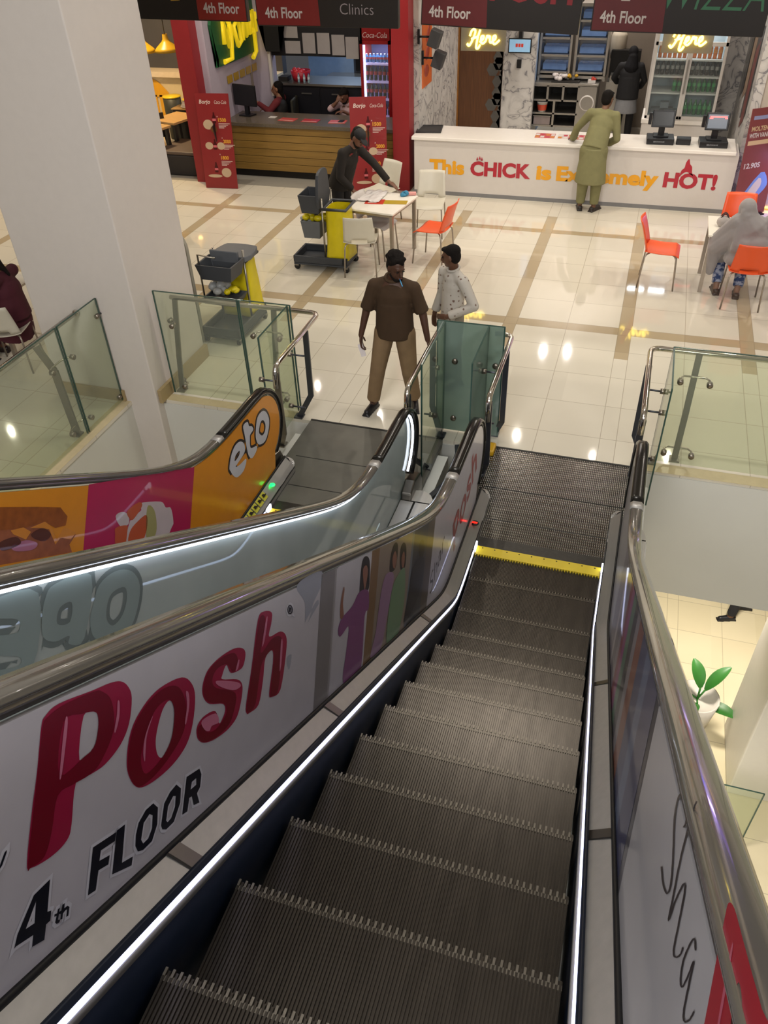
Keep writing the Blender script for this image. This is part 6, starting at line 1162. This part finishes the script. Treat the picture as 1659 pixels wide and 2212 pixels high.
# --- man in black wiping the table
def badge(t,G,hp,HM): mb=MB(); mb.box(G['chest']+V((.06,.115,.09)),(.07,.012,.018),Euler((-.5,0,0))); mb.obj('badge',mat('badge_red','#7a2626',.6),t)
person('man in a black cap and jacket leaning over the table to wipe it',(-4.10,11.0,0),-PI/2-.25,dict(pelvis=(0,-.03,.87),waist=(0,.03,1.02),chest=(0,.11,1.19),neck=(0,.20,1.36),head=(-.02,.285,1.47),hf=(.25,1,-.75),hu=(0,.7,.75),
   sl=(-.18,.15,1.31),el=(-.27,.36,1.10),wl=(-.28,.60,.87),hl=(-.1,.8,-.40),pl=(0,-.2,-1),sr=(.18,.15,1.31),er=(.24,.13,1.01),wr=(.12,.25,.82),hr=(-.1,.8,-.35),pr=(0,-.2,-1),curl=.25,tl=(-.09,-.04,.86),kl=(-.12,-.02,.47),al=(-.14,-.10,.085),tr=(.09,-.04,.86),kr=(.12,.0,.47),ar=(.14,-.02,.085)),
   '#6f4a38',dict(c='#17130f',kind='cap',beard=True),dict(c='#1d1814',sleeve=1.93,name='jacket',tail=.06,sw=1.15,fat=1.12),dict(c='#1c1a1b'),'#17161a',.007,None,badge)
# --- man in olive at the counter
person('man in a long olive kurta leaning on the white counter',(-.80,13.08,0),-.05,dict(pelvis=(0,-.01,.93),waist=(.02,.06,1.07),chest=(.05,.14,1.25),neck=(.06,.20,1.42),head=(.08,.27,1.545),hf=(.45,1,-.25),
   sl=(-.13,.17,1.38),el=(-.32,.28,1.14),wl=(-.40,.46,.93),hl=(-.1,1,-.1),pl=(0,0,-1),sr=(.24,.15,1.36),er=(.30,.13,1.05),wr=(.16,.34,.93),hr=(-.4,1,-.1),pr=(0,0,-1),tl=(-.09,0,.9),kl=(-.10,.0,.49),al=(-.115,.05,.085),fl=(-.25,1,0),tr=(.09,0,.9),kr=(.10,.02,.49),ar=(.10,.03,.085),fr=(.5,1,0)),
   '#6b4a36',dict(c='#14110f',kind='short'),dict(c='#7d7a55',sleeve=1.93,name='kurta',hem=(.0,.0,.44),hemr=.24,fat=1.06,sw=1.3),dict(c='#7a7752',w=1.25,hem=.85),'#2a2523',.009)
# --- woman in black in the kitchen
def apron(t,G,hp,HM): remeshed('apron',lambda mb: mb.cone(V((0,0,.86)),.185,V((0,0,.56)),.23,22,0,(1,.8),V((1,0,0))),mat('apron_grey','#77777a',.8,noise=.1),t,.012,3)
person('woman in a black headscarf and coat with her back turned in the kitchen',(-.57,17.15,0),.05,dict(head=(0,.04,1.585),hf=(-.2,1,-.5),el=(-.30,.08,1.16),wl=(-.22,.28,1.05),hl=(.1,1,-.2),pl=(0,0,-1),er=(.29,.05,1.13),wr=(.22,.22,.98),hr=(0,1,-.3),k=.95),
   '#6b4a3a',dict(c='#131214',kind='scarf'),dict(c='#151416',sleeve=1.93,name='coat',tail=.12,fat=1.18,sw=1.4),dict(c='#18171a',w=1.05),'#1a1a1c',.010,None,apron)
# --- behind the burger counter (both seated)
SIT=dict(pelvis=(0,0,.53),waist=(0,0,.68),chest=(0,.01,.86),neck=(0,.01,1.04),head=(0,.04,1.18),sl=(-.18,.0,1.0),sr=(.18,0,1.0),tl=(-.09,.05,.53),tr=(.09,.05,.53),kl=(-.12,.44,.52),kr=(.12,.44,.52),al=(-.12,.42,.085),ar=(.12,.42,.085),el=(-.24,.1,.76),wl=(-.2,.32,.80),hl=(0,1,0),pl=(0,0,-1),er=(.24,.1,.76),wr=(.2,.32,.80),hr=(0,1,0),pr=(0,0,-1))
def swivel(x,y,rz,lab,c_):
    t=thing('office_chair',lab,'chair',(x,y,0),rz); B('seat',(-.23,-.22,.40),(.23,.22,.46),mat('office_'+c_[1:],c_,.7),t,.03); B('backrest',(-.22,-.27,.52),(.22,-.22,1.04),mat('office_'+c_[1:],c_,.7),t,.04); mb=MB(); mb.tube([(0,0,.06),(0,0,.4)],.03,8); mb.obj('column',M_bp,t); mb=MB(); mb.tube([(0,-.23,.43),(0,-.26,.55)],.02,6); mb.obj('back_bar',M_bp,t)
    for i in range(5): a=2*PI*i/5; mb=MB(); mb.bar((0,0,.07),(.27*math.cos(a),.27*math.sin(a),.04),.04,.03); mb.obj('foot',M_bp,t)
person('woman in a dark vest with red sleeves seated at the monitor',(-6.72,14.98,0),PI/2-.1+.25,{**SIT,'hf':(0,1,-.05),'wl':(-.10,.42,.98),'el':(-.25,.16,.86),'sl':(-.17,.02,1.0)},
   '#8a6048',dict(c='#14100f',kind='long'),dict(c='#6a2328',sleeve=1.9,fat=1.0),dict(c='#1d1b1e'),'#1a1a1c',.010,None,lambda t,G,hp,HM:remeshed('vest',lambda mb:(mb.ell(G['chest'],(.19,.14,.19),frame((0,0,1),(1,0,0))),mb.ell(G['waist'],(.175,.135,.18),frame((0,0,1),(1,0,0)))),mat('vest_dark','#1c1819',.8),t,.012,3))
swivel(-6.70,14.98,PI/2+.15,'olive office chair behind the woman at the monitor','#2e2b22')
person('man in a pale pink shirt resting his head on his hand behind the counter',(-5.36,15.0,0),PI-.1,{**SIT,'chest':(0,.05,.86),'neck':(.0,.10,1.02),'head':(.03,.16,1.13),'hf':(.2,1,-.6),'sl':(-.18,.06,.98),'sr':(.18,.06,.98),'er':(.25,.30,.94),'wr':(.12,.27,1.06),'hr':(-.4,-.3,.9),'pr':(0,-1,0),'el':(-.27,.24,.80),'wl':(-.06,.40,.94),'hl':(.7,.4,0)},
   '#6b4634',dict(c='#15100e',kind='short',beard=True),dict(c='#b79a9c',sleeve=1.35,fat=1.08,sw=1.2),dict(c='#22242a'),'#1a1a1c',.010)
swivel(-5.36,15.02,PI-.1,'black office chair under the man in the pink shirt','#1b1a1c')
# --- woman in the grey cloak
M_cloak=mat('cloak_grey','#8f8a8a',.8,noise=.08,nscale=6,bump=.8,bscale=7,sheen=.3)
def bluefloral():
    m=mat('floral_blue','#4a5878',.8); N,L,b=nodes(m); tc=N.new('ShaderNodeTexCoord'); nz=N.new('ShaderNodeTexNoise'); nz.inputs['Scale'].default_value=22; nz.inputs['Detail'].default_value=3; L.new(tc.outputs['Object'],nz.inputs['Vector']); cr=N.new('ShaderNodeValToRGB'); e=cr.color_ramp.elements; e[0].position=.44;e[0].color=hx('#34456f');e[1].position=.56;e[1].color=hx('#9a9fb3'); L.new(nz.outputs['Fac'],cr.inputs[0]); L.new(cr.outputs[0],b.inputs['Base Color']); return m
def cloak(t,G,hp,HM):
    def cb(mb):
        mb.ell(hp(0,-.02,.03),(.10,.118,.118),HM); mb.capsule(hp(0,-.03,-.06),.10,G['chest']+V((0,-.02,.08)),.16); mb.ell(G['chest'],(.24,.17,.22)); mb.ell(G['waist'],(.25,.19,.2)); mb.ell(G['pelvis'],(.27,.2,.14))
        for s,S_,E_,W_ in((-1,'sl','el','wl'),(1,'sr','er','wr')):
            mb.capsule(G[S_],.10,G[E_],.10); mb.capsule(G[E_],.10,G[W_],.06); mb.capsule(G['chest']+V((s*.15,0,0)),.13,G[E_]+V((0,-.03,-.06)),.10)
        mb.capsule(G['el']+V((0,-.02,-.05)),.10,G['el']+V((.00,-.0,-.38)),.05); mb.capsule(G['el']+V((.05,0,-.1)),.10,G['kl']+V((0,-.06,-.12)),.09); mb.capsule(G['er']+V((0,-.02,-.05)),.1,G['er']+V((-.02,0,-.34)),.05); mb.capsule(G['er']+V((-.05,0,-.1)),.10,G['kr']+V((0,-.06,-.10)),.09); mb.capsule(G['tl'],.13,G['kl'],.11); mb.capsule(G['tr'],.13,G['kr'],.11)
        for i in range(9):
            a=-1.2+.3*i; p=hp(.085*math.sin(a),-.06-.045*math.cos(a),.0); q=G['chest']+V((.2*math.sin(a),-.13-.05*math.cos(a),-.16)); mb.capsule(p,.016,q,.024,8)
    remeshed('cloak',cb,M_cloak,t,.012,3)
person('seated woman wrapped in a grey cloak and hood, seen from behind',(1.34,10.22,0),.05,{**SIT,'chest':(-.02,.04,.82),'neck':(-.08,.06,.96),'head':(-.12,.07,1.06),'hf':(-.25,1,-.5),'el':(-.36,.16,.66),'wl':(-.22,.34,.80),'er':(.36,.16,.68),'wr':(.2,.36,.80),'sl':(-.19,.03,.95),'sr':(.17,.03,.95),'al':(-.24,.16,.085),'kl':(-.24,.42,.50),'ar':(.0,.08,.085),'kr':(.05,.42,.5)},
   '#8a6a58',dict(c='#2a2422',kind='none'),None,dict(m=bluefloral(),len=.9),'#4a3c34',.010,None,cloak)
t=thing('handbag','small grey and white bag with dark bands on the table by the cloaked woman','bag',(1.03,10.66,.74)); mb=MB(); mb.ell((0,0,.06),(.085,.06,.075)); mb.obj('pouch',mat('bag_pale','#b7b0ac',.7),t)
for i in (0,1): mb=MB(); mb.tube([(-.07+.14*j/8,-.02+.05*i,.05+.11*math.sin(PI*j/8)) for j in range(9)],.008,6); mb.obj('strap',mat('bag_dark','#4a2f2c',.6),t)
# --- person in maroon at the left edge
person('person in a long maroon dress seated at the table by the left picture edge',(-6.52,6.72,0),PI*.5+.1,{**SIT,'hf':(0,1,-.45),'head':(0,.10,1.16),'neck':(0,.05,1.03),'wr':(.10,.30,1.05),'er':(.24,.24,.82),'hr':(-.4,.1,.9),'pr':(0,-1,0),'wl':(-.15,.36,.80)},
   '#7d5543',dict(c='#181311',kind='long'),dict(c='#4a1a26',sleeve=1.85,name='dress',hem=(0,.10,.34),hemr=.27,fat=1.12,sw=1.2),dict(c='#3f1720',w=1.2),'#2a1a1a',.009)
t=thing('drink_cup','pale cup on the table in front of the person in maroon','cup',(-6.82,6.80,.74)); mb=MB(); mb.lathe([(0,0),(.03,0),(.04,.1),(.036,.1),(.028,.01),(0,.01)]); mb.obj('cup',M_cw,t)
# --- somebody on the level below, of whom only the feet show
person('person in dark trousers and dark shoes walking on the floor below',(2.32,9.02,-4.2),PI/2+.2,dict(kl=(-.105,.10,.49),al=(-.11,.14,.085),kr=(.105,-.02,.47),ar=(.11,-.14,.10)),'#6b4a36',dict(c='#15110f',kind='short'),dict(c='#2a2b30',sleeve=1.9),dict(c='#1c1d24'),'#1b1c22',.012)
